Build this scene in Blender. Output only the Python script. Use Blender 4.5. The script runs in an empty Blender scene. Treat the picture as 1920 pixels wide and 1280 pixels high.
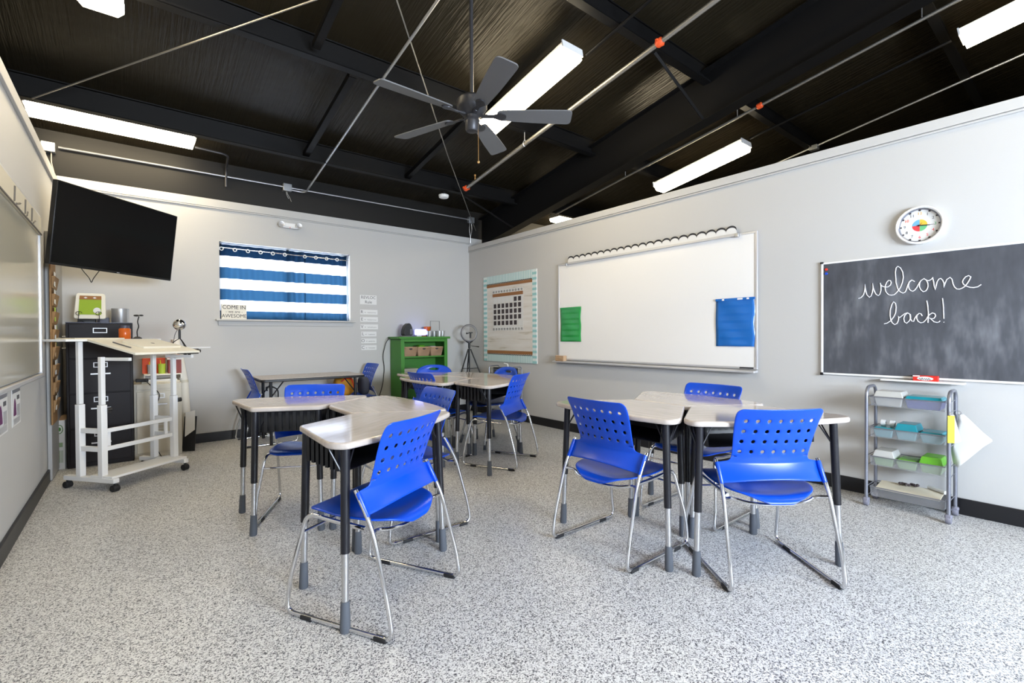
import bpy, math, random
from mathutils import Vector, Matrix
random.seed(7)
R = math.radians
C = bpy.context.scene.collection
SC = bpy.context.scene

# ------------------------------------------------------------------ materials
M = {}
def mat(name, col, rough=0.5, metal=0.0, spec=0.5, coat=0.0, trans=0.0, alpha=1.0, emit=None, es=0.0, ior=1.45):
    m = bpy.data.materials.new(name); m.use_nodes = True
    b = m.node_tree.nodes['Principled BSDF']
    b.inputs['Base Color'].default_value = (*col, 1)
    b.inputs['Roughness'].default_value = rough
    b.inputs['Metallic'].default_value = metal
    b.inputs['Specular IOR Level'].default_value = spec
    b.inputs['Coat Weight'].default_value = coat
    b.inputs['Coat Roughness'].default_value = 0.06
    b.inputs['Transmission Weight'].default_value = trans
    b.inputs['Alpha'].default_value = alpha
    b.inputs['IOR'].default_value = ior
    if emit:
        b.inputs['Emission Color'].default_value = (*emit, 1)
        b.inputs['Emission Strength'].default_value = es
    M[name] = m
    return m
def N(m, t, **kw):
    n = m.node_tree.nodes.new(t)
    for k, v in kw.items():
        if k in n.inputs: n.inputs[k].default_value = v
        else: setattr(n, k, v)
    return n
def L(m, a, b): m.node_tree.links.new(a, b)
def bsdf(m): return m.node_tree.nodes['Principled BSDF']
def ramp(m, stops, fac=None, interp='LINEAR'):
    r = m.node_tree.nodes.new('ShaderNodeValToRGB'); r.color_ramp.interpolation = interp
    e = r.color_ramp.elements
    while len(e) < len(stops): e.new(0.5)
    for i, (p, c) in enumerate(stops):
        e[i].position = p; e[i].color = (*c, 1)
    if fac is not None: L(m, fac, r.inputs[0])
    return r
def objco(m, scale=(1, 1, 1), rot=(0, 0, 0), world=False):
    if world:
        t = N(m, 'ShaderNodeNewGeometry'); out = t.outputs['Position']
    else:
        t = N(m, 'ShaderNodeTexCoord'); out = t.outputs['Object']
    mp = N(m, 'ShaderNodeMapping'); mp.inputs['Scale'].default_value = scale; mp.inputs['Rotation'].default_value = rot
    L(m, out, mp.inputs[0]); return mp.outputs[0]
def noise(m, vec, scale, detail=3, rough=0.5):
    n = N(m, 'ShaderNodeTexNoise'); n.inputs['Scale'].default_value = scale
    n.inputs['Detail'].default_value = detail; n.inputs['Roughness'].default_value = rough
    L(m, vec, n.inputs['Vector']); return n.outputs['Fac']
def bump(m, h, strength=0.2, dist=0.01):
    b = N(m, 'ShaderNodeBump'); b.inputs['Strength'].default_value = strength; b.inputs['Distance'].default_value = dist
    L(m, h, b.inputs['Height']); L(m, b.outputs[0], bsdf(m).inputs['Normal'])

def wallmat(name, col):
    m = mat(name, col, 0.75, spec=0.25)
    v = objco(m, world=True)
    bump(m, noise(m, v, 140, 3), 0.12, 0.004)
    return m
wallmat('wall_paint', (0.50, 0.495, 0.49))
wallmat('wall_trim', (0.50, 0.495, 0.49))
mat('black_paint', (0.0045, 0.0043, 0.0046), 0.5, spec=0.25)
mat('upper_wall', (0.011, 0.0098, 0.0088), 0.55, spec=0.3)
mat('base_black', (0.006, 0.006, 0.008), 0.4)

m = mat('floor_flake', (0.6, 0.6, 0.6), 0.32, spec=0.35)
v = objco(m, world=True)
vo = N(m, 'ShaderNodeTexVoronoi'); vo.inputs['Scale'].default_value = 230; L(m, v, vo.inputs['Vector'])
sep = N(m, 'ShaderNodeSeparateColor'); L(m, vo.outputs['Color'], sep.inputs[0])
nz = noise(m, v, 130, 4, 0.8)
mx = N(m, 'ShaderNodeMath', operation='ADD'); L(m, sep.outputs[0], mx.inputs[0])
m2 = N(m, 'ShaderNodeMath', operation='MULTIPLY'); m2.inputs[1].default_value = 1.3; L(m, nz, m2.inputs[0]); L(m, m2.outputs[0], mx.inputs[1])
m3 = N(m, 'ShaderNodeMath', operation='MULTIPLY'); m3.inputs[1].default_value = 0.5; L(m, mx.outputs[0], m3.inputs[0])
rp = ramp(m, [(0.33, (0.03, 0.03, 0.04)), (0.43, (0.22, 0.22, 0.235)), (0.53, (0.50, 0.50, 0.515)), (0.70, (0.70, 0.70, 0.70))], m3.outputs[0])
L(m, rp.outputs[0], bsdf(m).inputs['Base Color'])
bump(m, nz, 0.15, 0.003)

def roofmat():
    m = mat('roof_liner', (0.015, 0.0118, 0.0068), 0.36, spec=0.26)
    v = objco(m, (1, 0.05, 0.05), world=True)
    a = noise(m, v, 42, 3, 0.6)
    v2 = objco(m, (1, 0.8, 1), world=True)
    b = noise(m, v2, 1.8, 3, 0.5)
    mu = N(m, 'ShaderNodeMath', operation='MULTIPLY'); L(m, a, mu.inputs[0]); L(m, b, mu.inputs[1])
    ad = N(m, 'ShaderNodeMath', operation='MULTIPLY_ADD'); L(m, mu.outputs[0], ad.inputs[0]); ad.inputs[1].default_value = 1.0; L(m, b, ad.inputs[2])
    bump(m, ad.outputs[0], 0.6, 0.03)
roofmat()

mat('white_metal', (0.78, 0.78, 0.79), 0.35)
mat('white_plastic', (0.80, 0.80, 0.80), 0.4)
mat('cream_plastic', (0.78, 0.74, 0.64), 0.4)
mat('galvanised', (0.55, 0.56, 0.58), 0.35, metal=0.8)
mat('pipe_steel', (0.33, 0.31, 0.28), 0.38, metal=0.7)
mat('chrome', (0.72, 0.72, 0.73), 0.12, metal=1.0)
mat('aluminium', (0.70, 0.71, 0.73), 0.28, metal=0.85)
mat('silver_frame', (0.62, 0.62, 0.64), 0.35, metal=0.5)
mat('satin_leg', (0.55, 0.55, 0.56), 0.25, metal=0.9)
mat('leg_black', (0.008, 0.008, 0.012), 0.32)
mat('foot_grey', (0.085, 0.095, 0.115), 0.6)
mat('rubber', (0.012, 0.012, 0.014), 0.6)
mat('black_plastic', (0.008, 0.008, 0.01), 0.4)
mat('blue_plastic', (0.001, 0.058, 0.50), 0.28, spec=0.5)
mat('fan_dark', (0.05, 0.05, 0.056), 0.4, metal=0.5)
mat('fan_blade', (0.115, 0.115, 0.120), 0.42)
mat('orange_red', (0.75, 0.09, 0.02), 0.5)
mat('brass', (0.55, 0.33, 0.14), 0.35, metal=0.9)
mat('tv_screen', (0.0015, 0.0015, 0.002), 0.14, spec=0.3)
mat('tv_bezel', (0.004, 0.004, 0.005), 0.35)
mat('board_white', (0.80, 0.79, 0.785), 0.18, spec=0.45)
mat('board_beige', (0.50, 0.47, 0.39), 0.16, spec=0.5)
mat('green_paint', (0.045, 0.20, 0.025), 0.45)
mat('paper', (0.70, 0.70, 0.70), 0.7)
mat('ink', (0.02, 0.02, 0.025), 0.7)
mat('grey_ink', (0.10, 0.10, 0.11), 0.7)
mat('chalk', (0.75, 0.75, 0.80), 0.9)
mat('teal_plastic', (0.015, 0.26, 0.34), 0.2, trans=0.15)
mat('light_teal', (0.22, 0.42, 0.47), 0.25, trans=0.2)
mat('green_plastic', (0.13, 0.42, 0.03), 0.25, trans=0.15)
mat('pale_green', (0.36, 0.50, 0.30), 0.25, trans=0.2)
mat('clear_plastic', (0.62, 0.62, 0.60), 0.2, trans=0.25)
mat('navy_plastic', (0.09, 0.11, 0.30), 0.3)
mat('mesh_grey', (0.50, 0.51, 0.54), 0.4, metal=0.4, alpha=0.33)
mat('trolley_tube', (0.26, 0.27, 0.32), 0.3, metal=0.7)
mat('caster_grey', (0.20, 0.20, 0.25), 0.5)
mat('yellow', (0.85, 0.70, 0.02), 0.5)
mat('red', (0.62, 0.025, 0.015), 0.45)
mat('orange_bag', (0.62, 0.27, 0.02), 0.7)
mat('grey_bag', (0.05, 0.055, 0.08), 0.7)
mat('cabinet_dark', (0.0085, 0.0055, 0.0068), 0.5, spec=0.3)
mat('dark_red', (0.22, 0.02, 0.008), 0.5)
mat('ring_grey', (0.28, 0.27, 0.27), 0.35, metal=0.3)
mat('cabinet_top', (0.055, 0.055, 0.085), 0.4)
mat('cabinet_beige', (0.52, 0.48, 0.40), 0.45)
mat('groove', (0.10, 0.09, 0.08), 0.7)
mat('brown_wood', (0.30, 0.13, 0.045), 0.6)
mat('light_wood', (0.48, 0.32, 0.19), 0.6)
mat('kraft', (0.27, 0.15, 0.06), 0.7)
mat('amber', (0.62, 0.12, 0.01), 0.2, trans=0.2)
mat('door_grey', (0.34, 0.34, 0.34), 0.5)
mat('blue_vinyl', (0.01, 0.13, 0.47), 0.22, spec=0.6)
mat('green_vinyl', (0.02, 0.29, 0.06), 0.25, spec=0.6)
mat('picture_green_glow', (0.21, 0.30, 0.03), 0.3, emit=(0.21, 0.30, 0.03), es=0.25)  # green of the framed picture, with a faint glow added
mat('lime', (0.42, 0.55, 0.05), 0.5)
mat('cushion_blue', (0.02, 0.05, 0.2), 0.6)
mat('smoked_plastic', (0.12, 0.12, 0.14), 0.4)
mat('clock_blue', (0.14, 0.38, 0.55), 0.5); mat('clock_yellow', (0.85, 0.47, 0.05), 0.5)
mat('clock_red', (0.68, 0.05, 0.06), 0.5); mat('clock_green', (0.13, 0.45, 0.20), 0.5)
mat('card_dark', (0.045, 0.032, 0.035), 0.6)
mat('purple', (0.12, 0.01, 0.10), 0.6)
mat('beige_tray', (0.60, 0.55, 0.44), 0.5)
mat('tan_cloth', (0.62, 0.52, 0.38), 0.8)
mat('warm_white', (0.74, 0.70, 0.62), 0.6)

m = mat('tube_lens', (0.9, 0.9, 0.85), 0.4, emit=(1.0, 0.84, 0.56), es=21.0)
m = mat('diffuser_glow', (0.8, 0.8, 0.9), 0.4, emit=(0.22, 0.26, 1.0), es=3.2)

# desk laminate: pale with faint long grain
m = mat('laminate', (0.6, 0.57, 0.55), 0.09, spec=0.5, coat=0.25)
v = objco(m, (1.2, 9, 1))
a = noise(m, v, 4.0, 4, 0.55)
rp = ramp(m, [(0.35, (0.44, 0.385, 0.35)), (0.62, (0.52, 0.465, 0.43))], a)
L(m, rp.outputs[0], bsdf(m).inputs['Base Color'])
m = mat('grey_laminate', (0.34, 0.29, 0.26), 0.25)
v = objco(m, (1, 1, 1)); a = noise(m, v, 60, 3, 0.6)
rp = ramp(m, [(0.4, (0.36, 0.31, 0.28)), (0.6, (0.43, 0.38, 0.34))], a); L(m, rp.outputs[0], bsdf(m).inputs['Base Color'])

# chalkboard with eraser smears
m = mat('slate', (0.09, 0.10, 0.12), 0.75, spec=0.2)
v = objco(m, (1, 1, 1), (0, 0, 0))
a = noise(m, v, 2.0, 4, 0.55)
v2 = objco(m, (3.5, 1, 1.0), (0, R(25), 0)); b = noise(m, v2, 3.2, 3, 0.6)
mu = N(m, 'ShaderNodeMath', operation='MULTIPLY'); L(m, a, mu.inputs[0]); L(m, b, mu.inputs[1])
rp = ramp(m, [(0.12, (0.054, 0.056, 0.066)), (0.26, (0.078, 0.082, 0.095)), (0.42, (0.155, 0.16, 0.18))], mu.outputs[0])
L(m, rp.outputs[0], bsdf(m).inputs['Base Color'])

def stripes(name, axis, period, c1, c2, rough=0.7, duty=0.5, off=0.0):
    m = mat(name, c1, rough)
    t = N(m, 'ShaderNodeTexCoord'); s = N(m, 'ShaderNodeSeparateXYZ'); L(m, t.outputs['Object'], s.inputs[0])
    a = N(m, 'ShaderNodeMath', operation='ADD'); a.inputs[1].default_value = 50 * period + off; L(m, s.outputs[axis], a.inputs[0])
    d = N(m, 'ShaderNodeMath', operation='DIVIDE'); d.inputs[1].default_value = period; L(m, a.outputs[0], d.inputs[0])
    f = N(m, 'ShaderNodeMath', operation='FRACT'); L(m, d.outputs[0], f.inputs[0])
    r = ramp(m, [(0.0, c1), (duty, c2)], f.outputs[0], 'CONSTANT'); L(m, r.outputs[0], bsdf(m).inputs['Base Color'])
    return m
stripes('teal_stripe_h', 2, 0.07, (0.30, 0.55, 0.56), (0.68, 0.76, 0.76))
stripes('teal_stripe_v', 0, 0.036, (0.36, 0.58, 0.60), (0.68, 0.76, 0.76))
stripes('wicker', 2, 0.012, (0.24, 0.145, 0.085), (0.36, 0.235, 0.15))
stripes('lattice', 0, 0.012, (0.30, 0.26, 0.25), (0.55, 0.50, 0.48))
m = mat('white_planks', (0.7, 0.66, 0.6), 0.6)
v = objco(m, (1, 1, 14)); a = noise(m, v, 1.6, 4, 0.6)
rp = ramp(m, [(0.30, (0.46, 0.40, 0.32)), (0.40, (0.66, 0.62, 0.57)), (0.7, (0.74, 0.72, 0.70))], a); L(m, rp.outputs[0], bsdf(m).inputs['Base Color'])

# curtain cloth lit from behind
def curtain_mat():
    m = mat('curtain_cloth', (0.8, 0.8, 0.85), 0.9, spec=0.1)
    nt = m.node_tree
    g = N(m, 'ShaderNodeNewGeometry'); s = N(m, 'ShaderNodeSeparateXYZ'); L(m, g.outputs['Position'], s.inputs[0])
    mr = N(m, 'ShaderNodeMapRange'); mr.inputs['From Min'].default_value = 1.36; mr.inputs['From Max'].default_value = 2.28
    L(m, s.outputs[2], mr.inputs[0])
    def f(z): return (z - 1.36) / 0.92
    W = (0.76, 0.77, 0.84); B = (0.018, 0.060, 0.125); Nv = (0.004, 0.014, 0.034)
    r = ramp(m, [(0.0, B), (f(1.487), W), (f(1.612), B), (f(1.738), W), (f(1.862), B), (f(1.99), W), (f(2.122), Nv)], mr.outputs[0], 'CONSTANT')
    tr = N(m, 'ShaderNodeBsdfTranslucent'); L(m, r.outputs[0], tr.inputs[0])
    mix = N(m, 'ShaderNodeMixShader'); mix.inputs[0].default_value = 0.105
    L(m, r.outputs[0], bsdf(m).inputs['Base Color'])
    L(m, bsdf(m).outputs[0], mix.inputs[1]); L(m, tr.outputs[0], mix.inputs[2])
    L(m, mix.outputs[0], nt.nodes['Material Output'].inputs[0])
curtain_mat()
m = mat('window_glass', (0.9, 0.95, 1.0), 0.02)
tp = N(m, 'ShaderNodeBsdfTransparent'); gl = N(m, 'ShaderNodeBsdfGlossy'); gl.inputs['Roughness'].default_value = 0.02
fr = N(m, 'ShaderNodeFresnel'); mxs = N(m, 'ShaderNodeMixShader'); L(m, fr.outputs[0], mxs.inputs[0]); L(m, tp.outputs[0], mxs.inputs[1]); L(m, gl.outputs[0], mxs.inputs[2])
L(m, mxs.outputs[0], m.node_tree.nodes['Material Output'].inputs[0])

# ------------------------------------------------------------------ mesh building
class MB:
    def __init__(s): s.v = []; s.f = []; s.k = []
    def add(s, vs, fs):
        o = len(s.v); s.v += [tuple(p) for p in vs]; s.f += [tuple(i + o for i in q) for q in fs]; return s
    def box(s, x0, x1, y0, y1, z0, z1, mtx=None):
        vs = [(x0,y0,z0),(x1,y0,z0),(x1,y1,z0),(x0,y1,z0),(x0,y0,z1),(x1,y0,z1),(x1,y1,z1),(x0,y1,z1)]
        if mtx is not None: vs = [tuple(mtx @ Vector(p)) for p in vs]
        return s.add(vs, [(3,2,1,0),(4,5,6,7),(0,1,5,4),(1,2,6,5),(2,3,7,6),(3,0,4,7)])
    def hexa(s, vs): return s.add(vs, [(3,2,1,0),(4,5,6,7),(0,1,5,4),(1,2,6,5),(2,3,7,6),(3,0,4,7)])
    def prism(s, poly, z0, z1, mtx=None):
        n = len(poly)
        vs = [(x, y, z0) for x, y in poly] + [(x, y, z1) for x, y in poly]
        if mtx is not None: vs = [tuple(mtx @ Vector(p)) for p in vs]
        return s.add(vs, [tuple(reversed(range(n))), tuple(range(n, 2*n))] + [(i, (i+1) % n, n+(i+1) % n, n+i) for i in range(n)])
    def tube(s, pts, r, seg=10, closed=False):
        P = [Vector(p) for p in pts]; n = len(P)
        rr = r if isinstance(r, (list, tuple)) else [r] * n
        T = []
        for i in range(n):
            if closed: t = P[(i+1) % n] - P[i-1]
            else: t = P[min(i+1, n-1)] - P[max(i-1, 0)]
            T.append(t.normalized())
        a = Vector((0,0,1)) if abs(T[0].z) < 0.9 else Vector((1,0,0))
        u = T[0].cross(a).normalized(); vs = []
        for i in range(n):
            if i: u = (u - T[i] * u.dot(T[i])).normalized()
            w = T[i].cross(u)
            for k in range(seg):
                c = 2*math.pi*k/seg
                vs.append(tuple(P[i] + (u*math.cos(c) + w*math.sin(c)) * rr[i]))
        fs = []
        for i in range(n if closed else n-1):
            for k in range(seg):
                j = (i+1) % n
                fs.append((i*seg+k, i*seg+(k+1) % seg, j*seg+(k+1) % seg, j*seg+k))
        if not closed: fs += [tuple(reversed(range(seg))), tuple(range((n-1)*seg, n*seg))]
        return s.add(vs, fs)
    def lathe(s, prof, seg=24, c=(0,0,0), mtx=None, caps=True):
        vs = []; n = len(prof)
        for k in range(seg):
            a = 2*math.pi*k/seg
            for r, z in prof: vs.append((c[0]+r*math.cos(a), c[1]+r*math.sin(a), c[2]+z))
        if mtx is not None: vs = [tuple(mtx @ Vector(p)) for p in vs]
        fs = []
        for k in range(seg):
            j = (k+1) % seg
            for i in range(n-1): fs.append((k*n+i, j*n+i, j*n+i+1, k*n+i+1))
        if caps and prof[0][0] > 1e-6: fs.append(tuple(reversed([k*n for k in range(seg)])))
        if caps and prof[-1][0] > 1e-6: fs.append(tuple(k*n+n-1 for k in range(seg)))
        return s.add(vs, fs)
    def grid(s, rows, closed=False):
        nr, nc = len(rows), len(rows[0]); vs = [p for r in rows for p in r]; fs = []
        for i in range(nr-1):
            for j in range(nc - (0 if closed else 1)):
                k = (j+1) % nc
                fs.append((i*nc+j, i*nc+k, (i+1)*nc+k, (i+1)*nc+j))
        return s.add(vs, fs)
    def ball(s, c, r, sx=1, sy=1, sz=1, seg=16, ring=10):
        prof = [(max(1e-7, math.sin(math.pi*i/ring)) if 0 < i < ring else 0.0, -math.cos(math.pi*i/ring)) for i in range(ring+1)]
        mt = Matrix.Translation(c) @ Matrix.Diagonal((r*sx, r*sy, r*sz, 1))
        return s.lathe(prof, seg, mtx=mt)

def fil(pts, r, n=5):
    """round the inner corners of a polyline"""
    P = [Vector(p) for p in pts]; out = [P[0]]
    for i in range(1, len(P)-1):
        a, b, c = P[i-1], P[i], P[i+1]
        d1 = (a-b); d2 = (c-b); k = min(r, d1.length*0.49, d2.length*0.49)
        p0 = b + d1.normalized()*k; p1 = b + d2.normalized()*k
        for j in range(n+1):
            t = j/n; out.append(p0*(1-t)**2 + b*2*t*(1-t) + p1*t*t)
    out.append(P[-1]); return [tuple(p) for p in out]
def filpoly(poly, r, n=5):
    P = [Vector((*p, 0)) for p in poly]; out = []
    rs = r if isinstance(r, (list, tuple)) else [r]*len(P)
    for i in range(len(P)):
        a, b, c = P[i-1], P[i], P[(i+1) % len(P)]
        d1 = a-b; d2 = c-b; k = min(rs[i], d1.length*0.49, d2.length*0.49)
        if k < 1e-5: out.append((b.x, b.y)); continue
        p0 = b + d1.normalized()*k; p1 = b + d2.normalized()*k
        for j in range(n+1):
            t = j/n; q = p0*(1-t)**2 + b*2*t*(1-t) + p1*t*t; out.append((q.x, q.y))
    return out

def obj(name, mb, m, parent=None, bev=0, bseg=2, smooth=True, sub=0, solid=0, label=None):
    me = bpy.data.meshes.new(name); me.from_pydata(mb.v, [], mb.f); me.update()
    me.materials.append(M[m] if isinstance(m, str) else m)
    if smooth:
        me.polygons.foreach_set('use_smooth', [True]*len(me.polygons))
        me.set_sharp_from_angle(angle=R(38))
    o = bpy.data.objects.new(name, me); C.objects.link(o)
    if parent: o.parent = parent
    if solid:
        d = o.modifiers.new('s', 'SOLIDIFY'); d.thickness = solid; d.offset = 0
    if sub:
        d = o.modifiers.new('u', 'SUBSURF'); d.levels = sub; d.render_levels = sub
    if bev:
        d = o.modifiers.new('b', 'BEVEL'); d.width = bev; d.segments = bseg; d.limit_method = 'ANGLE'; d.angle_limit = R(35)
    if label: o['label'] = label
    return o
def tag(o, label, cat, group=None):
    o['label'] = label; o['category'] = cat
    if group: o['group'] = group
    return o
def thing(name, label, cat, loc=(0,0,0), rotz=0.0, group=None, rx=0.0):
    o = bpy.data.objects.new(name, None); C.objects.link(o); o.empty_display_size = 0.1
    o.location = loc; o.rotation_euler = (rx, 0, rotz)
    return tag(o, label, cat, group)
def struct(name, mb, m, **k):
    o = obj(name, mb, m, **k); o['kind'] = 'structure'; return o
def dup(root, loc, rotz, label, group=None):
    r = root.copy(); C.objects.link(r); r.location = loc; r.rotation_euler = (0, 0, rotz); r['label'] = label
    if group: r['group'] = group
    for ch in list(root.children):
        c = ch.copy(); C.objects.link(c); c.parent = r
        for g in list(ch.children):
            d = g.copy(); C.objects.link(d); d.parent = c
    return r
def text(name, s, size, m, parent, loc, rot=(R(90), 0, 0), align='CENTER', ext=0.0006, sx=1.0, label=None):
    cu = bpy.data.curves.new(name, 'FONT'); cu.body = s; cu.size = size; cu.align_x = align; cu.align_y = 'CENTER'; cu.extrude = ext
    cu.resolution_u = 3
    t = bpy.data.objects.new(name + '_t', cu); C.objects.link(t)
    dg = bpy.context.evaluated_depsgraph_get(); me = bpy.data.meshes.new_from_object(t.evaluated_get(dg))
    bpy.data.objects.remove(t)
    mt = Matrix.Translation(loc) @ Matrix.Rotation(rot[2], 4, 'Z') @ Matrix.Rotation(rot[0], 4, 'X') @ Matrix.Diagonal((sx, 1, 1, 1))
    me.transform(mt); me.materials.clear(); me.materials.append(M[m])
    o = bpy.data.objects.new(name, me); C.objects.link(o); o.parent = parent
    if label: o['label'] = label
    return o
RW, BW, LW = R(-90), 0.0, R(90)      # yaw of things on the right, back and left wall (local x = right, y = into wall)
CHALK = [[[-5.187, 1.436], [-5.203, 1.442], [-5.217, 1.46], [-5.224, 1.486], [-5.227, 1.51], [-5.227, 1.538], [-5.228, 1.51], [-5.232, 1.486], [-5.239, 1.458], [-5.253, 1.441], [-5.263, 1.449], [-5.271, 1.475], [-5.274, 1.506], [-5.273, 1.54], [-5.276, 1.506], [-5.283, 1.482], [-5.293, 1.459], [-5.306, 1.449], [-5.315, 1.458], [-5.321, 1.486], [-5.321, 1.512], [-5.317, 1.539], [-5.321, 1.524], [-5.332, 1.512], [-5.347, 1.507], [-5.362, 1.507], [-5.376, 1.519], [-5.38, 1.535], [-5.376, 1.549], [-5.366, 1.553], [-5.355, 1.542], [-5.347, 1.519], [-5.345, 1.501], [-5.348, 1.479], [-5.355, 1.464], [-5.366, 1.451], [-5.381, 1.447], [-5.396, 1.449], [-5.409, 1.462], [-5.421, 1.478], [-5.433, 1.502], [-5.442, 1.532], [-5.447, 1.566], [-5.444, 1.601], [-5.431, 1.633], [-5.416, 1.646], [-5.407, 1.636], [-5.403, 1.606], [-5.405, 1.571], [-5.407, 1.533], [-5.415, 1.495], [-5.422, 1.478], [-5.433, 1.464], [-5.446, 1.457], [-5.457, 1.463], [-5.464, 1.481], [-5.472, 1.513], [-5.481, 1.535], [-5.493, 1.543], [-5.509, 1.53]], [[-5.493, 1.543], [-5.479, 1.529], [-5.474, 1.504], [-5.479, 1.482], [-5.488, 1.47], [-5.499, 1.466], [-5.509, 1.473], [-5.52, 1.491]], [[-5.52, 1.491], [-5.531, 1.517], [-5.541, 1.535], [-5.557, 1.546], [-5.569, 1.535], [-5.576, 1.515], [-5.578, 1.495], [-5.574, 1.476], [-5.567, 1.463], [-5.554, 1.458], [-5.541, 1.472], [-5.533, 1.494], [-5.534, 1.519], [-5.541, 1.535]], [[-5.557, 1.546], [-5.571, 1.533], [-5.582, 1.53], [-5.595, 1.538], [-5.604, 1.551], [-5.602, 1.542], [-5.606, 1.522], [-5.609, 1.493], [-5.615, 1.466], [-5.619, 1.492], [-5.624, 1.52], [-5.633, 1.536], [-5.642, 1.539], [-5.651, 1.527], [-5.657, 1.508], [-5.658, 1.477], [-5.664, 1.507], [-5.672, 1.53], [-5.688, 1.542], [-5.697, 1.528], [-5.702, 1.499], [-5.709, 1.477], [-5.72, 1.463], [-5.734, 1.461], [-5.747, 1.467], [-5.759, 1.477], [-5.771, 1.497], [-5.781, 1.519], [-5.786, 1.535], [-5.776, 1.544], [-5.762, 1.538], [-5.751, 1.522], [-5.747, 1.506], [-5.752, 1.49], [-5.766, 1.477], [-5.783, 1.468], [-5.799, 1.465], [-5.818, 1.469], [-5.834, 1.482]], [[-5.34, 1.246], [-5.358, 1.251], [-5.378, 1.267], [-5.395, 1.294], [-5.405, 1.321], [-5.408, 1.362], [-5.404, 1.387], [-5.394, 1.401], [-5.383, 1.38], [-5.375, 1.342], [-5.374, 1.306], [-5.378, 1.273], [-5.387, 1.251], [-5.4, 1.239], [-5.413, 1.247], [-5.42, 1.266], [-5.422, 1.285], [-5.419, 1.298], [-5.428, 1.288], [-5.441, 1.301], [-5.456, 1.314], [-5.47, 1.319], [-5.485, 1.307], [-5.487, 1.286], [-5.481, 1.264], [-5.466, 1.247], [-5.454, 1.257], [-5.45, 1.281], [-5.456, 1.303], [-5.47, 1.319]], [[-5.483, 1.31], [-5.485, 1.28], [-5.494, 1.261], [-5.503, 1.258], [-5.51, 1.282], [-5.52, 1.3], [-5.533, 1.313], [-5.541, 1.31], [-5.549, 1.294]], [[-5.533, 1.313], [-5.521, 1.3], [-5.519, 1.279], [-5.527, 1.258], [-5.541, 1.248], [-5.555, 1.252], [-5.569, 1.27], [-5.577, 1.288], [-5.587, 1.303], [-5.601, 1.313], [-5.613, 1.307], [-5.617, 1.292], [-5.609, 1.276], [-5.595, 1.274], [-5.585, 1.282], [-5.595, 1.271], [-5.609, 1.253], [-5.625, 1.248], [-5.635, 1.252], [-5.639, 1.26]], [[-5.571, 1.397], [-5.576, 1.367], [-5.58, 1.319], [-5.58, 1.282], [-5.578, 1.247]], [[-5.651, 1.408], [-5.656, 1.349], [-5.658, 1.272]], [[-5.657, 1.25], [-5.66, 1.248]]]
# ------------------------------------------------------------------ camera
cam = bpy.data.cameras.new('camera'); co = bpy.data.objects.new('camera', cam); C.objects.link(co)
cam.sensor_fit = 'HORIZONTAL'; cam.sensor_width = 36.0; cam.lens = 36.0 * 886.86 / 1920; cam.clip_start = 0.05; cam.clip_end = 100
F_ = Vector((0.62567579, 0.78001333, -0.0104408)); R_ = Vector((0.78000829, -0.62574515, -0.00548414)); U_ = Vector((0.01081098, 0.00471261, 0.99993045))
mt = Matrix(((R_.x, U_.x, -F_.x), (R_.y, U_.y, -F_.y), (R_.z, U_.z, -F_.z))).to_4x4()
mt.translation = Vector((-4.193443, -6.310695, 1.17)); co.matrix_world = mt
SC.camera = co

# ------------------------------------------------------------------ room shell
WL = -4.747; HR, HBk, HL = 2.597, 2.743, 2.694
YF = -9.2                                   # wall behind the camera
XA, XB = -8.5, 8.5                          # the metal building goes on past both partitions
def roofz(y): return 3.17 + 0.18 * (-y)
struct('floor', MB().box(XA, XB, YF, 0.0, -0.12, 0.0), 'floor_flake', smooth=False)
# back wall with the window opening
wx0, wx1, wz0, wz1 = -3.41, -1.912, 1.388, 2.277
b = MB()
b.box(XA, wx0, 0.0, 0.16, 0, HBk); b.box(wx1, 0.125, 0.0, 0.16, 0, HBk); b.box(wx0, wx1, 0.0, 0.16, 0, wz0); b.box(wx0, wx1, 0.0, 0.16, wz1, HBk)
b.box(0.125, XB, 0.0, 0.16, 0, HBk)
struct('wall_back', b, 'wall_paint', smooth=False)
b = MB(); b.box(XA, XB, 0.0, 0.16, HBk + 0.001, 3.20)
struct('wall_back_upper', b, 'upper_wall', smooth=False)
struct('wall_right', MB().box(0.0, 0.12, YF, 0.0, 0, HR), 'wall_paint', smooth=False)
struct('wall_left', MB().box(WL - 0.12, WL, YF, 0.0, 0, HL), 'wall_paint', smooth=False)
# unseen wall behind the camera; window openings assumed and sized for their daylight
b = MB()
for x0, x1, z0, z1 in ((XA, -3.6, 0, 4.9), (-1.1, XB, 0, 4.9), (-3.6, -1.1, 0, 1.1), (-3.6, -1.1, 2.15, 4.9), (-2.4, -2.3, 1.1, 2.15)):
    b.box(x0, x1, YF - 0.15, YF, z0, z1)
struct('wall_front', b, 'wall_paint', smooth=False)
for nm, x in (('wall_unseen_left', XA), ('wall_unseen_right', XB)):  # unseen dark end walls, added to stop outside light leaking in
    struct(nm, MB().box(x - 0.1, x, YF, 0.16, 0, 5.0) if x < 0 else MB().box(x, x + 0.1, YF, 0.16, 0, 5.0), 'upper_wall', smooth=False)
# roof deck
b = MB(); y0, y1 = 0.16, YF - 0.15
b.hexa([(XA, y1, roofz(y1)), (XB, y1, roofz(y1)), (XB, y0, roofz(y0)), (XA, y0, roofz(y0)), (XA, y1, roofz(y1)+0.1), (XB, y1, roofz(y1)+0.1), (XB, y0, roofz(y0)+0.1), (XA, y0, roofz(y0)+0.1)])
struct('ceiling', b, 'roof_liner', smooth=False)

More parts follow.
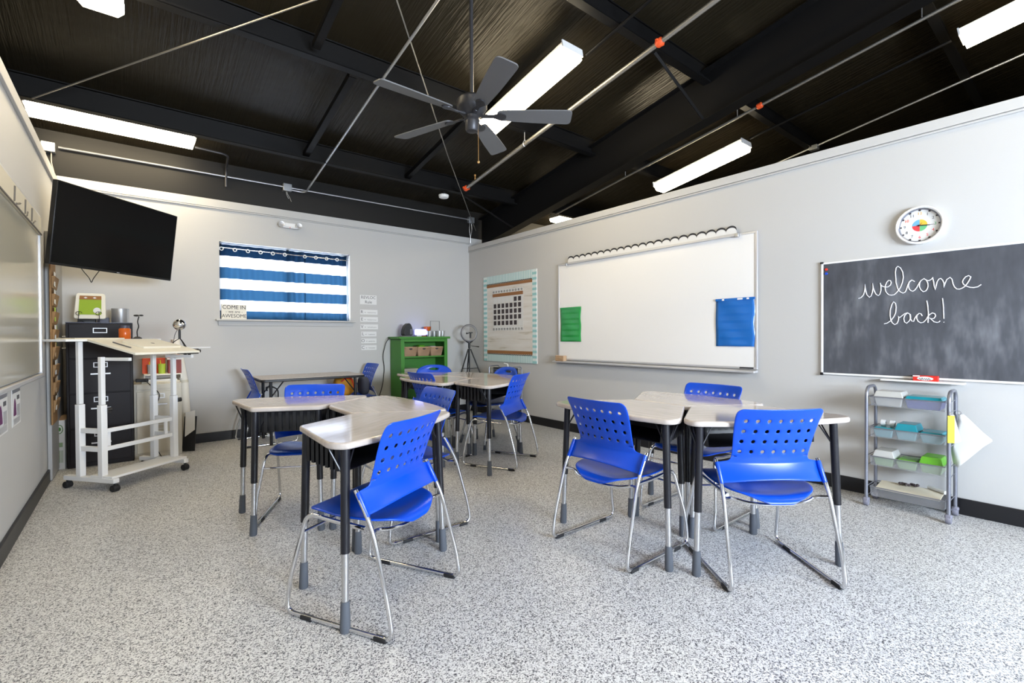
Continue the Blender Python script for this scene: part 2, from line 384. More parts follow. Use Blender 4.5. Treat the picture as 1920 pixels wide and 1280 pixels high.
# trims
def band(name, mb, m='wall_trim'): return struct(name, mb, m, bev=0.002)
b = MB(); b.box(-0.014, 0.0, YF, 0.0, 2.528, HR); b.box(-0.020, 0.0, YF, 0.0, 2.508, 2.520); band('trim_1', b)
b = MB(); b.box(WL, 0.0, -0.014, 0.0, 2.655, HBk); b.box(WL, 0.0, -0.020, 0, 2.637, 2.648); band('trim_2', b)
b = MB(); b.box(WL, WL + 0.014, YF, 0.0, 2.61, HL); b.box(WL, WL + 0.020, YF, 0, 2.592, 2.603); band('trim_3', b)
def baseb(name, mb): return struct(name, mb, 'base_black', bev=0.004)
baseb('baseboard_right', MB().box(-0.016, 0, YF, -0.0, 0.0, 0.105))
baseb('baseboard_back', MB().box(WL, -0.016, -0.016, 0, 0.0, 0.105))
baseb('baseboard_left', MB().box(WL, WL + 0.016, YF, -0.016, 0.0, 0.105))
# window: frame, pane, sill
b = MB(); f = 0.04
for x0, x1, z0, z1 in ((wx0, wx0+f, wz0, wz1), (wx1-f, wx1, wz0, wz1), (wx0, wx1, wz0, wz0+f), (wx0, wx1, wz1-f, wz1), (-2.68, -2.64, wz0, wz1)):
    b.box(x0, x1, 0.115, 0.155, z0, z1)
w = struct('window_1', b, 'white_plastic', bev=0.003)
pn = obj('window_pane', MB().box(wx0+0.02, wx1-0.02, 0.132, 0.137, wz0+0.02, wz1-0.02), 'window_glass', w, smooth=False)
struct('trim_4', MB().box(-3.455, -1.862, -0.075, 0.10, 1.368, 1.388).box(-3.43, -1.885, -0.018, 0.0, 1.315, 1.368), 'wall_trim', bev=0.004)
b = MB()
for x0, x1 in ((-3.6, -2.4), (-2.3, -1.1)):
    b.box(x0, x1, YF-0.10, YF-0.06, 1.1, 1.14); b.box(x0, x1, YF-0.10, YF-0.06, 2.11, 2.15)
    b.box(x0, x0+0.04, YF-0.10, YF-0.06, 1.1, 2.15); b.box(x1-0.04, x1, YF-0.10, YF-0.06, 1.1, 2.15)
struct('window_assumed', b, 'white_plastic')  # frames of the assumed, unseen windows that let in daylight
# door on the left wall, by the corner
d = struct('door_1', MB().box(WL + 0.002, WL + 0.03, -0.93, -0.06, 0.012, 2.05), 'door_grey', bev=0.004)
obj('door_handle', MB().tube(fil([(WL+0.03, -0.12, 1.19), (WL+0.075, -0.12, 1.19), (WL+0.075, -0.12, 1.08), (WL+0.03, -0.12, 1.08)], 0.015), 0.007), 'aluminium', d)

# ------------------------------------------------------------------ roof steel
def bz(y): return 2.95 + 0.18 * (-y)
pl = ['black steel roof purlin nearest the back wall', 'black steel roof purlin just behind the fan rod', 'black steel roof purlin crossing over the long light beside the fan', 'black steel roof purlin seen at the top right above the partition',
      'black steel roof purlin above and behind the viewpoint', 'black steel roof purlin closest to the wall behind the viewpoint']
for i, y in enumerate((-0.86, -2.37, -3.84, -5.35, -6.85, -8.35)):
    z = bz(y); b = MB()
    b.box(XA, XB, y, y+0.006, z, roofz(y)-0.002)
    b.box(XA, XB, y-0.07, y+0.006, z-0.003, z+0.004); b.box(XA, XB, y-0.07, y-0.064, z, z+0.02)
    b.box(XA, XB, y, y+0.07, roofz(y)-0.022, roofz(y)-0.014)
    tag(obj('roof_purlin', b, 'black_paint', smooth=False), pl[i], 'beam', 'roof purlins')
# tapered rafter above the right partition
def rafter(name, x, label):
    t = thing(name, label, 'beam', (x, 0, 0))
    yb = -9.0
    def zb(y): return 2.615 + 0.172 * (-y)
    b = MB(); b.hexa([(-0.005, yb, zb(yb)), (0.005, yb, zb(yb)), (0.005, -0.02, zb(-.02)), (-0.005, -0.02, zb(-.02)), (-0.005, yb, bz(yb)+.10), (0.005, yb, bz(yb)+.10), (0.005, -0.02, bz(-.02)+.10), (-0.005, -0.02, bz(-.02)+.10)])
    obj('web', b, 'black_paint', t, smooth=False)
    b = MB(); b.hexa([(-0.075, yb, zb(yb)-.01), (0.075, yb, zb(yb)-.01), (0.075, -.02, zb(-.02)-.01), (-0.075, -.02, zb(-.02)-.01), (-0.075, yb, zb(yb)), (0.075, yb, zb(yb)), (0.075, -.02, zb(-.02)), (-0.075, -.02, zb(-.02))])
    obj('bottom_flange', b, 'black_paint', t, smooth=False)
    b = MB(); b.hexa([(-0.075, yb, bz(yb)+.10), (0.075, yb, bz(yb)+.10), (0.075, -.02, bz(-.02)+.10), (-0.075, -.02, bz(-.02)+.10), (-0.075, yb, bz(yb)+.11), (0.075, yb, bz(yb)+.11), (0.075, -.02, bz(-.02)+.11), (-0.075, -.02, bz(-.02)+.11)])
    obj('top_flange', b, 'black_paint', t, smooth=False)
rafter('steel_rafter', 0.245, 'long tapered black steel rafter running above the right hand partition')
b = MB(); b.box(0.17, 0.32, -0.20, -0.19, 0, 2.63); b.box(0.17, 0.32, -0.03, -0.02, 0, 2.63); b.box(0.24, 0.25, -0.2, -0.02, 0, 2.63)
tag(obj('steel_column', b, 'black_paint', smooth=False), 'black steel column at the far corner behind the right partition', 'column')
def strap(x, ya, yb_, label, za=None, zb_=None):
    b = MB(); za = bz(ya)+0.03 if za is None else za; zb_ = bz(yb_)+0.03 if zb_ is None else zb_
    b.hexa([(x-.03, ya, za), (x+.03, ya, za), (x+.03, yb_, zb_), (x-.03, yb_, zb_), (x-.03, ya, za+.004), (x+.03, ya, za+.004), (x+.03, yb_, zb_+.004), (x-.03, yb_, zb_+.004)])
    b.hexa([(x-.03, ya, za), (x-.026, ya, za), (x-.026, yb_, zb_), (x-.03, yb_, zb_), (x-.03, ya, za+.05), (x-.026, ya, za+.05), (x-.026, yb_, zb_+.05), (x-.03, yb_, zb_+.05)])
    tag(obj('purlin_brace', b, 'black_paint', smooth=False), label, 'brace', 'braces between purlins')
strap(-2.70, -2.29, -0.88, 'dark steel angle brace left of the fan between the two far purlins')
strap(-3.05, -3.76, -2.46, 'dark steel angle brace at the top of the photo, left of the fan rod')
strap(-1.50, -2.29, -0.88, 'dark steel angle brace hidden partly behind the fan motor')
def knee(p0, p1, label):
    tag(obj('knee_brace', MB().tube([p0, p1], 0.016, 4), 'black_paint', smooth=False), label, 'brace', 'knee braces down to the rafter')
knee((-0.62, -3.86, 3.64), (0.19, -3.86, 3.285), 'thin black diagonal knee brace by the orange pipe coupling near the top')
knee((-0.70, -0.88, 3.10), (0.19, -0.88, 2.775), 'thin black diagonal knee brace above the far corner')

# cables, conduits, pipes
def line(name, pts, r, m, label, cat, seg=8, group=None):
    return tag(obj(name, MB().tube(pts, r, seg), m), label, cat, group)
line('bracing_cable', [(-4.80, -0.935, 3.10), (-3.242, -2.905, 3.455), (-1.7, -4.86, 3.80)], 0.0065, 'pipe_steel', 'steel bracing cable crossing from the upper left corner', 'cable')
line('bracing_cable', [(0.12, -0.02, 2.87), (-1.366, -1.639, 3.23), (-2.722, -3.215, 3.515), (-4.0, -4.70, 3.78)], 0.0055, 'pipe_steel', 'thin bracing cable passing behind the fan to the far corner', 'cable')
def pz(y): return 2.85 + 0.165 * (-y)
t = thing('sprinkler_pipe', 'round steel sprinkler pipe with orange couplings running past the fan', 'pipe', (-0.867, 0, 0))
obj('pipe', MB().tube([(0, -1.27, pz(-1.27)), (0, -8.4, pz(-8.4))], 0.021, 12), 'pipe_steel', t)
for y in (-1.25, -4.08):
    b = MB(); d = Vector((0, -1, 0.165)).normalized(); c = Vector((0, y, pz(y)))
    b.tube([c - d*0.03, c - d*0.02, c + d*0.02, c + d*0.03], [0.026, 0.034, 0.034, 0.026], 12)
    b.box(-0.05, 0.05, y-0.01, y+0.01, pz(y)-0.008, pz(y)+0.01)
    obj('coupling', b, 'orange_red', t, label='orange pipe coupling')
b = MB(); b.tube([(0, -1.45, pz(-1.45)), (0, -1.45, pz(-1.45)+0.07)], 0.008, 8); b.tube([(0, -1.45, pz(-1.45)+0.07), (0, -1.45, pz(-1.45)+0.085)], 0.016, 8)
obj('sprinkler_head', b, 'brass', t, label='brass sprinkler head')
y = -2.4
obj('hanger', MB().tube(fil([(0, y, bz(y)), (0, y, pz(y)+0.05), (0.027, y, pz(y)), (0, y, pz(y)-0.028), (-0.027, y, pz(y)), (0, y, pz(y)+0.05)], 0.012), 0.004, 6), 'galvanised', t)
t = thing('sprinkler_pipe', 'thin steel sprinkler pipe with one orange coupling beyond the right partition', 'pipe', (0.86, 0, 0))
obj('pipe', MB().tube([(0, -1.1, pz(-1.1)), (0, -8.4, pz(-8.4))], 0.014, 10), 'pipe_steel', t)
for yh in (-2.4, -3.87, -5.38, -6.88): obj('hanger', MB().tube([(0, yh, bz(yh)), (0, yh, pz(yh))], 0.004, 6), 'galvanised', t)
y = -4.1; d = Vector((0, -1, 0.165)).normalized(); c = Vector((0, y, pz(y)))
obj('coupling', MB().tube([c - d*0.03, c - d*0.02, c + d*0.02, c + d*0.03], [0.02, 0.03, 0.03, 0.02], 12), 'orange_red', t, label='orange pipe coupling')
line('conduit', [(2.83, -2.6, bz(-2.6)-.013), (2.83, -8.4, bz(-8.4)-.013)], 0.012, 'galvanised', 'bright conduit rising beyond the right partition above its junction box', 'conduit')
tag(obj('junction_box', MB().box(2.79, 2.87, -3.98, -3.88, 3.60, 3.66), 'galvanised', bev=0.004), 'steel junction box on the conduit just above the right partition top', 'junction box', 'junction boxes')
line('conduit', [(1.52, -3.70, pz(-3.7)+.03), (1.52, -5.46, pz(-5.46)+.03)], 0.014, 'black_paint', 'dark conduit between the two long lights beyond the right partition', 'conduit')
line('conduit', [(-1.16, -3.56, bz(-3.56)-.035), (-1.16, -6.3, bz(-6.3)-.035)], 0.014, 'black_paint', 'dark conduit leading up from the long light beside the fan', 'conduit')
line('conduit', [(-4.73, -0.035, 3.01), (-2.72, -0.035, 3.02)], 0.010, 'galvanised', 'horizontal steel conduit on the black wall from left corner to middle box', 'conduit')
line('conduit', [(-2.66, -0.035, 3.02), (0.01, -0.035, 3.025)], 0.010, 'galvanised', 'horizontal steel conduit on the black wall from middle box to far corner', 'conduit')
line('conduit', fil([(-2.66, -0.035, 2.995), (-2.47, -0.035, 2.99), (-2.497, -0.25, 2.995), (-2.5, -2.25, 3.345), (-2.49, -3.36, 3.54), (-2.49, -5.2, 3.87)], 0.16, 6), 0.0115, 'galvanised', 'steel conduit bending off the wall and climbing left of the fan', 'conduit')
line('conduit', fil([(-3.66, -0.36, 3.17), (-3.36, -0.36, 3.16), (-3.34, -0.05, 3.10), (-3.34, -0.03, 2.90)], 0.07, 5), 0.012, 'fan_dark', 'short black bent conduit from the far left light to the wall', 'conduit')
def jbox(x, z, label, wires):
    t = thing('junction_box', label, 'junction box', (x, 0, z), 0, 'junction boxes')
    obj('box', MB().box(-0.05, 0.05, -0.062, -0.002, -0.045, 0.045), 'galvanised', t, bev=0.005)
    b = MB()
    for q in wires: b.tube(fil(q, 0.03), 0.004, 6)
    obj('wire', b, 'tan_cloth' if x < -4 else 'galvanised', t)
jbox(-4.80, 2.995, 'steel junction box at the top left corner of the back wall', [[(-.02, -.03, -.04), (-.02, -.03, -.14), (0.02, -.02, -.27)], [(.02, -.03, -.04), (.02, -.03, -.14), (0.045, -.02, -.27)]])
jbox(-2.69, 3.015, 'steel junction box on the black wall above the window', [[(0, -.03, -.04), (0, -.03, -.07), (0.03, -.02, -.11), (0.05, -.02, -.16)], [(-.01, -.03, -.04), (-.01, -.03, -.08), (0.02, -.02, -.13)]])
jbox(0.02, 3.02, 'steel junction box above the far right corner', [[(-.02, -.03, -.04), (-.03, -.03, -.15), (-.01, -.03, -.28), (-.01, -.02, -.36)], [(.01, -.03, -.04), (.02, -.03, -.15), (-.01, -.03, -.28), (0, -.02, -.36)]])
t = thing('smoke_detector', 'round white smoke detector under the roof near the far corner', 'smoke detector', (-0.93, -0.80, 3.02))
obj('body', MB().lathe([(0.0, 0.0), (0.045, 0.002), (0.062, 0.012), (0.068, 0.03), (0.068, 0.045), (0, 0.045)], 24), 'white_plastic', t)
obj('mount', MB().lathe([(0.03, 0.045), (0.03, 0.085)], 12), 'black_paint', t)

# ------------------------------------------------------------------ fluorescent fixtures
def fixture(loc, ang, slope, label):
    """wraparound light: housing on top, glowing lens under it; local y runs along the light"""
    t = thing('ceiling_light', label, 'light fixture', loc, ang, 'long fluorescent ceiling lights'); t.rotation_euler = (slope, 0, ang)
    Ln = 0.61
    obj('housing', MB().box(-0.102, 0.102, -Ln, Ln, -0.045, 0.0), 'white_metal', t, bev=0.003)
    sec = [(-0.116, -0.046), (-0.116, -0.085), (-0.085, -0.122), (0.085, -0.122), (0.116, -0.085), (0.116, -0.046)]
    obj('lens', MB().add([(x, -Ln+.012, z) for x, z in sec] + [(x, Ln-.012, z) for x, z in sec], [tuple(range(6)), tuple(range(11, 5, -1))] + [(i, i+6, (i+1) % 6 + 6, (i+1) % 6) for i in range(6)]), 'tube_lens', t, smooth=False, label='glowing lens')
    for s in (-1, 1):
        obj('end_cap', MB().box(-0.119, 0.119, s*Ln-.006, s*Ln+.006, -0.066, 0.0), 'white_metal', t)
sl = -math.atan(0.172)
fixture((-1.315, -2.94, bz(-2.94)+.01), 0, sl, 'long bright light right behind the ceiling fan')
fixture((-4.33, -2.84, bz(-2.84)+.03), 0, sl, 'light cut off by the top left edge of the photo')
fixture((-4.285, -0.48, 3.25), R(90), 0, 'long light beside the back wall at upper left')
fixture((1.50, -3.06, pz(-3.06)+.02), 0, sl, 'long light showing over the right partition in the middle')
fixture((1.52, -6.12, pz(-6.12)+.06), 0, sl, 'light at the top right corner of the photo')
fixture((2.02, -0.48, 3.25), R(90), 0, 'far light barely showing over the partition near the corner')
fixture((-1.16, -6.9, bz(-6.9)-.02), 0, sl, 'added light overhead near the assumed windows, out of view')  # unseen fixture added as a light source behind the camera
fixture((-4.36, -5.9, bz(-5.9)-.02), 0, sl, 'added light overhead close to the viewpoint, out of view')  # another unseen fixture, added to light the near end of the room

# ------------------------------------------------------------------ ceiling fan
t = thing('ceiling_fan', 'dark five-blade ceiling fan on a long rod above the desks', 'ceiling fan', (-2.447, -3.727, 2.62))
obj('rod', MB().tube([(0, 0, 0.10), (0, 0, bz(-3.727)+0.05-2.62)], 0.0125, 12), 'fan_dark', t)
obj('motor', MB().lathe([(0.0, 0.115), (0.05, 0.112), (0.085, 0.105), (0.098, 0.09), (0.100, 0.045), (0.092, 0.03), (0.07, 0.005), (0.05, -0.01), (0, -0.01)], 32), 'fan_dark', t)
obj('switch_housing', MB().lathe([(0.0, -0.01), (0.048, -0.012), (0.048, -0.03), (0.052, -0.04), (0.046, -0.045), (0.044, -0.095), (0.036, -0.108), (0, -0.112)], 28), 'fan_dark', t)
for k in range(5):
    a = R(181 + 72*k); mt = Matrix.Rotation(a, 4, 'Z'); pt = Matrix.Rotation(a, 4, 'Z') @ Matrix.Translation((0, 0, 0.0)) @ Matrix.Rotation(R(-13), 4, 'X')
    poly = filpoly([(0.165, -0.045), (0.40, -0.062), (0.655, -0.068), (0.66, 0.068), (0.40, 0.062), (0.165, 0.045)], [0.03, 0.1, 0.035, 0.035, 0.1, 0.03], 5)
    obj('blade', MB().prism(poly, -0.004, 0.004, pt), 'fan_blade', t, bev=0.0015)
    b = MB()
    b.prism(filpoly([(0.06, -0.014), (0.14, -0.012), (0.19, -0.034), (0.225, -0.012), (0.225, 0.012), (0.19, 0.034), (0.14, 0.012), (0.06, 0.014)], 0.01, 3), -0.013, -0.005, pt)
    b.tube([tuple(mt @ Vector((0.04, 0, 0.0))), tuple(mt @ Vector((0.10, 0, -0.009)))], 0.009, 8)
    obj('blade_bracket', b, 'fan_dark', t)
b = MB(); b.tube([(0.03, -0.028, -0.09), (0.03, -0.03, -0.30)], 0.0018, 6); b.ball((0.03, -0.03, -0.31), 0.009)
obj('pull_chain', b, 'brass', t)
# ------------------------------------------------------------------ student desks
TOPZ = 0.76
def make_desk():
    t = thing('student_desk', 'x', 'desk')
    poly = filpoly([(-0.193, -0.223), (0.193, -0.223), (0.432, 0.172), (0.418, 0.250), (0.24, 0.284), (0, 0.296), (-0.24, 0.284), (-0.418, 0.250), (-0.432, 0.172)], [0.022, 0.022, 0.06, 0.07, 0.2, 0.2, 0.2, 0.07, 0.06], 5)
    obj('desktop', MB().prism(poly, TOPZ-0.028, TOPZ), 'laminate', t, bev=0.010, bseg=4)
    legs = [(-0.385, 0.21), (0.385, 0.21), (-0.19, -0.205), (0.19, -0.205)]
    for x, y in legs:
        tx, ty = x*0.93, y*0.93
        def at(z): k = z/0.73; return (x+(tx-x)*k, y+(ty-y)*k, z)
        lg = obj('leg', MB().tube([at(0.31), at(0.735)], 0.0185, 14), 'leg_black', t)
        obj('leg_extension', MB().tube([at(0.10), at(0.32)], 0.0145, 12), 'satin_leg', lg, label='satin steel lower leg')
        obj('foot', MB().tube([at(0.0), at(0.008), at(0.085), at(0.12), at(0.122)], [0.019, 0.0215, 0.019, 0.0175, 0.014], 12), 'foot_grey', lg, label='grey rubber foot')
        b = MB(); s = 1 if x > 0 else -1; p = at(0.60)
        b.tube([p, (p[0]-s*0.085, p[1]-0.02*(1 if y > 0 else -1), 0.732)], 0.0038, 6)
        b.tube([p, (p[0]-s*0.01, p[1]-0.10*(1 if y > 0 else -1), 0.732)], 0.0038, 6)
        if y > 0: b.tube([p, (p[0]-s*0.0+s*0.03, p[1]-0.06, 0.732)], 0.0038, 6)
        obj('strut', b, 'leg_black', t)
    # book box, open towards the sitter
    b = MB()
    lo = [(-0.18, -0.17), (0.18, -0.17), (0.29, 0.13), (-0.29, 0.13)]; hi = [(-0.20, -0.185), (0.20, -0.185), (0.32, 0.15), (-0.32, 0.15)]
    lo = filpoly(lo, 0.04, 3); hi = filpoly(hi, 0.04, 3); n = len(lo)
    b.add([(x, y, 0.605) for x, y in lo] + [(x, y, 0.7315) for x, y in hi], [tuple(reversed(range(n)))] + [(i, (i+1) % n, (i+1) % n+n, i+n) for i in range(n) if not (lo[i][1] > 0.12 and lo[(i+1) % n][1] > 0.12)])
    for k in range(9):
        x = -0.16 + k*0.04
        b.box(x-0.008, x+0.008, -0.190, -0.172, 0.612, 0.722)
    for k in range(7):
        for s in (-1, 1):
            yy = -0.13 + k*0.04; xx = s*(0.205 + (yy+0.17)*0.36)
            b.box(xx-0.008, xx+0.008, yy-0.007, yy+0.007, 0.612, 0.722)
    obj('book_box', b, 'black_plastic', t, solid=0.004)
    return t
D0 = make_desk()
desks = [
 (-3.315, -4.062, -60.5, 'pale trapezoid desk nearest the viewpoint, front of the left cluster'),
 (-3.385, -3.072, 63.0, 'pale trapezoid desk at the far left of the left cluster'),
 (-3.045, -3.560, 0.0, 'pale trapezoid desk in the middle right of the left cluster'),
 (-1.897, -4.590, 178.0, 'pale trapezoid desk on the left of the cluster by the whiteboard'),
 (-1.445, -4.610, -2.0, 'pale trapezoid desk at the back of the cluster, beside the right wall'),
 (-1.622, -5.104, -122.0, 'pale trapezoid desk on the right end of the cluster near the rolling cart'),
 (-1.820, -2.225, 180.0, 'pale trapezoid desk on the left of the far cluster, before the green bookcase'),
 (-1.628, -2.710, -60.0, 'pale trapezoid desk at the front of the far cluster'),
 (-1.350, -2.225, 0.0, 'pale trapezoid desk on the right of the far cluster, before the calendar poster'),
 (-1.595, -1.715, 60.0, 'pale trapezoid desk at the very back of the far cluster'),
]
GD = 'interlocking student desks in clusters'
for i, (x, y, a, lb) in enumerate(desks):
    if i == 0:
        D0.location = (x, y, 0); D0.rotation_euler = (0, 0, R(a-90)); D0['label'] = lb; D0['group'] = GD
    else: dup(D0, (x, y, 0.0), R(a-90), lb, GD)

# ------------------------------------------------------------------ blue stacking chairs
def interp(x, tb):
    if x <= tb[0][0]: return tb[0][1]
    for (a, b), (c, d) in zip(tb, tb[1:]):
        if x <= c: return b + (d-b)*(x-a)/(c-a)
    return tb[-1][1]
UP = [(0.44, -0.15), (0.475, -0.135), (0.52, -0.105), (0.555, -0.092), (0.585, -0.094), (0.65, -0.118), (0.70, -0.135), (0.77, -0.165), (0.83, -0.200), (0.86, -0.215)]
def bpt(a, z): return (a, interp(z, UP) - 0.030 + 0.030*min((a/0.21)**2, 1.35), z)
def chair_back():
    b = MB()
    cols = [-0.182 + 0.052*i for i in range(8)]
    rows = [0.588 + 0.052*i for i in range(5)]      # 0.588 .. 0.796
    def W(z): return interp(z, [(0.588, 0.187), (0.65, 0.192), (0.75, 0.203), (0.796, 0.207)])
    for r in range(4):
        z0, z1 = rows[r], rows[r+1]
        for c in range(7):
            x0, x1 = cols[c], cols[c+1]; mx, mz = (x0+x1)/2, (z0+z1)/2
            outer = [(x0, z0), (mx, z0), (x1, z0), (x1, mz), (x1, z1), (mx, z1), (x0, z1), (x0, mz)]
            rr = 0.0082
            inner = [(mx + rr*math.cos(R(225+45*k)), mz + rr*math.sin(R(225+45*k))) for k in range(8)]
            vs = [bpt(*p) for p in outer] + [bpt(*p) for p in inner]
            b.add(vs, [(k, (k+1) % 8, 8+(k+1) % 8, 8+k) for k in range(8)])
        zm = (z0+z1)/2
        for s in (-1, 1):
            for q0, q1 in ((z0, zm), (zm, z1)):
                fs = [(0, 1, 2, 3)] if s > 0 else [(3, 2, 1, 0)]
                b.add([bpt(s*0.182, q0), bpt(s*W(q0), q0), bpt(s*W(q1), q1), bpt(s*0.182, q1)], fs)
    # fine columns used above and below the perforated field
    fc = [-0.182 + 0.026*i for i in range(15)]
    def strip(zs, ws, f=None):
        R_ = []
        for z, w_ in zip(zs, ws):
            k = min(1.0, w_/0.187) if w_ < 0.187 else 1.0
            xs = [-w_] + [x*(w_/0.187 if w_ < 0.19 else 1.0 if z > 0.58 else w_/0.187) for x in fc] + [w_]
            xs = sorted(xs)
            if w_ < 0.19: xs = [-w_] + [x*(w_*0.97/0.182) for x in fc] + [w_]
            R_.append([bpt(x, z if f is None else f(x, z)) for x in xs])
        b.grid(R_)
    strip([0.796, 0.812, 0.823, 0.830], [0.207, 0.206, 0.200, 0.182])
    def zf(x, z):
        if z > 0.5: return z
        return z + 0.018*max(0, 1-(x/0.235)**2)
    strip([0.466, 0.470, 0.515, 0.552, 0.557, 0.563, 0.572, 0.588], [0.252, 0.252, 0.252, 0.251, 0.248, 0.205, 0.191, 0.187], zf)
    return b
def weld(o):
    d = o.modifiers.new('w', 'WELD'); d.merge_threshold = 0.0006
    return d
def reorder(o, order):
    pass
def make_chair():
    t = thing('stacking_chair', 'x', 'chair')
    b = chair_back(); me = bpy.data.meshes.new('backrest'); me.from_pydata(b.v, [], b.f); me.update(); me.materials.append(M['blue_plastic'])
    me.polygons.foreach_set('use_smooth', [True]*len(me.polygons))
    o = bpy.data.objects.new('backrest', me); C.objects.link(o); o.parent = t
    weld(o); d = o.modifiers.new('s', 'SOLIDIFY'); d.thickness = 0.006; d.offset = 0
    d = o.modifiers.new('u', 'SUBSURF'); d.levels = 1; d.render_levels = 1
    for s in (-1, 1):
        obj('bracket', MB().tube([(s*0.250, -0.139, 0.464), (s*0.250, -0.137, 0.467), (s*0.250, -0.089, 0.555), (s*0.250, -0.088, 0.557)], [0.009, 0.011, 0.011, 0.009], 10), 'blue_plastic', o)
    # seat
    ys = [-0.212, -0.207, -0.192, -0.165, -0.12, -0.07, 0.0, 0.07, 0.13, 0.18, 0.21, 0.228, 0.236]
    hw = [0.05, 0.09, 0.135, 0.175, 0.205, 0.222, 0.228, 0.226, 0.220, 0.212, 0.200, 0.178, 0.13]
    zc = [0.386, 0.397, 0.412, 0.416, 0.408, 0.404, 0.408, 0.420, 0.434, 0.438, 0.436, 0.430, 0.424]
    rows = []
    for y, h, z in zip(ys, hw, zc):
        lift = interp(y, [(-0.2, 0.022), (-0.05, 0.036), (0.1, 0.014), (0.2, 0.002)])
        rows.append([(h*s, y, z + lift*(abs(h*s)/0.22)**2) for s in (-1, -.92, -.75, -.5, -.25, 0, .25, .5, .75, .92, 1)])
    so = obj('seat', MB().grid(rows), 'blue_plastic', t, smooth=True, solid=0.010, sub=1)
    for s in (-1, 1):
        pts = [(s*0.252, -0.080, 0.566), (s*0.252, -0.138, 0.466), (s*0.254, -0.168, 0.40), (s*0.262, -0.240, 0.14), (s*0.262, -0.262, 0.011), (s*0.262, 0.285, 0.011), (s*0.262, 0.262, 0.16), (s*0.222, 0.205, 0.428), (s*0.205, 0.10, 0.405), (s*0.195, -0.08, 0.392)]
        obj('sled_frame', MB().tube(fil(pts, 0.05, 5), 0.0095, 10), 'chrome', t)
    for y in (0.17, -0.205):
        for s in (-1, 1):
            obj('glide', MB().box(s*0.262-0.012, s*0.262+0.012, y-0.03, y+0.03, 0.0, 0.018), 'rubber', t, bev=0.004)
    obj('crossbar', MB().tube([(-0.235, 0.222, 0.345), (0.235, 0.222, 0.345)], 0.006, 8), 'chrome', t)
    arc = [(s*0.253, -0.165, 0.405) for s in (-1,)] + [(-0.20, -0.135, 0.398), (-0.15, -0.165, 0.385), (-0.07, -0.185, 0.380), (0.07, -0.185, 0.380), (0.15, -0.165, 0.385), (0.20, -0.135, 0.398), (0.253, -0.165, 0.405)]
    obj('rear_rail', MB().tube(fil(arc, 0.03, 3), 0.0075, 8), 'chrome', t)
    return t
CH0 = make_chair()
GC = 'blue perforated stacking chairs'
chairs = [
 (-3.329, -4.275, 118.7, 'blue perforated chair nearest the viewpoint, pushed under the front left desk'),
 (-3.251, -2.915, -117.3, 'blue perforated chair facing the viewpoint behind the left cluster'),
 (-2.810, -3.570, 180.0, 'blue perforated chair on the right side of the left cluster, turned left'),
 (-2.060, -4.600, 0.0, 'blue perforated chair on the left side of the cluster by the whiteboard'),
 (-1.736, -5.226, 53.0, 'blue perforated chair seen from behind near the rolling cart, rightmost chair'),
 (-1.240, -4.620, 180.0, 'blue perforated chair between the right hand cluster and the right wall'),
 (-1.860, -2.200, 8.0, 'blue perforated chair on the left of the far cluster, beside the green bookcase'),
 (-1.492, -2.794, 118.0, 'blue perforated chair at the front right of the far cluster, under its front desk'),
 (-3.030, -0.380, 0.0, 'blue perforated chair at the left end of the long table under the window'),
 (-1.940, -0.330, 180.0, 'blue perforated chair holding bags at the right end of the long table'),
]
for i, (x, y, a, lb) in enumerate(chairs):
    if i == 0:
        CH0.location = (x, y, 0); CH0.rotation_euler = (0, 0, R(a-90)); CH0['label'] = lb; CH0['group'] = GC
    else: dup(CH0, (x, y, 0.0), R(a-90), lb, GC)

# round-shouldered chairs with a hand slot
def make_slot_chair():
    t = thing('slot_chair', 'x', 'chair'); b = MB()
    n = 24; rings = []
    def P(a, z): return (a, -0.20 - 0.16*(z-0.45)/0.35*0.5 + 0.05*(a/0.23)**2, z)
    cz = 0.775
    slot = [(0.055*math.cos(2*math.pi*k/n), cz + 0.013*math.sin(2*math.pi*k/n)) for k in range(n)]
    mid = [(0.09*math.cos(2*math.pi*k/n), cz - 0.005 + 0.03*math.sin(2*math.pi*k/n)) for k in range(n)]
    out = []
    for k in range(n):
        c, s = math.cos(2*math.pi*k/n), math.sin(2*math.pi*k/n)
        x = 0.225*(abs(c)**0.8)*(1 if c >= 0 else -1); z = 0.715 + (0.115*abs(s)**0.9 if s >= 0 else -0.20*abs(s)**0.45)
        out.append((x, z))
    for ring in (slot, mid, out): rings.append([P(*q) for q in ring])
    b.grid(rings, closed=True)
    obj('backrest', b, 'blue_plastic', t, solid=0.012, sub=1)
    rows = []
    for y, h, z in ((-0.20, 0.15, 0.46), (-0.17, 0.20, 0.445), (-0.05, 0.225, 0.44), (0.1, 0.225, 0.44), (0.19, 0.20, 0.445), (0.215, 0.15, 0.43)):
        rows.append([(h*s, y, z+0.01*s*s) for s in (-1, -.8, -.4, 0, .4, .8, 1)])
    obj('seat', MB().grid(rows), 'blue_plastic', t, solid=0.012, sub=1)
    for sx in (-1, 1):
        for sy in (-1, 1):
            lg = obj('leg', MB().tube([(sx*0.16, sy*0.13, 0.432), (sx*0.23, sy*0.23, 0.05)], 0.0105, 10), 'satin_leg', t)
            obj('foot', MB().tube([(sx*0.216, sy*0.21, 0.085), (sx*0.23, sy*0.23, 0.0)], 0.016, 10), 'foot_grey', lg)
    obj('back_post', MB().tube(fil([(-0.15, 0.02, 0.43), (-0.15, -0.21, 0.43), (-0.15, -0.255, 0.60)], 0.04), 0.009).tube(fil([(0.15, 0.02, 0.43), (0.15, -0.21, 0.43), (0.15, -0.255, 0.60)], 0.04), 0.009), 'satin_leg', t)
    return t
SC0 = make_slot_chair(); GS = 'blue chairs with a hand slot'
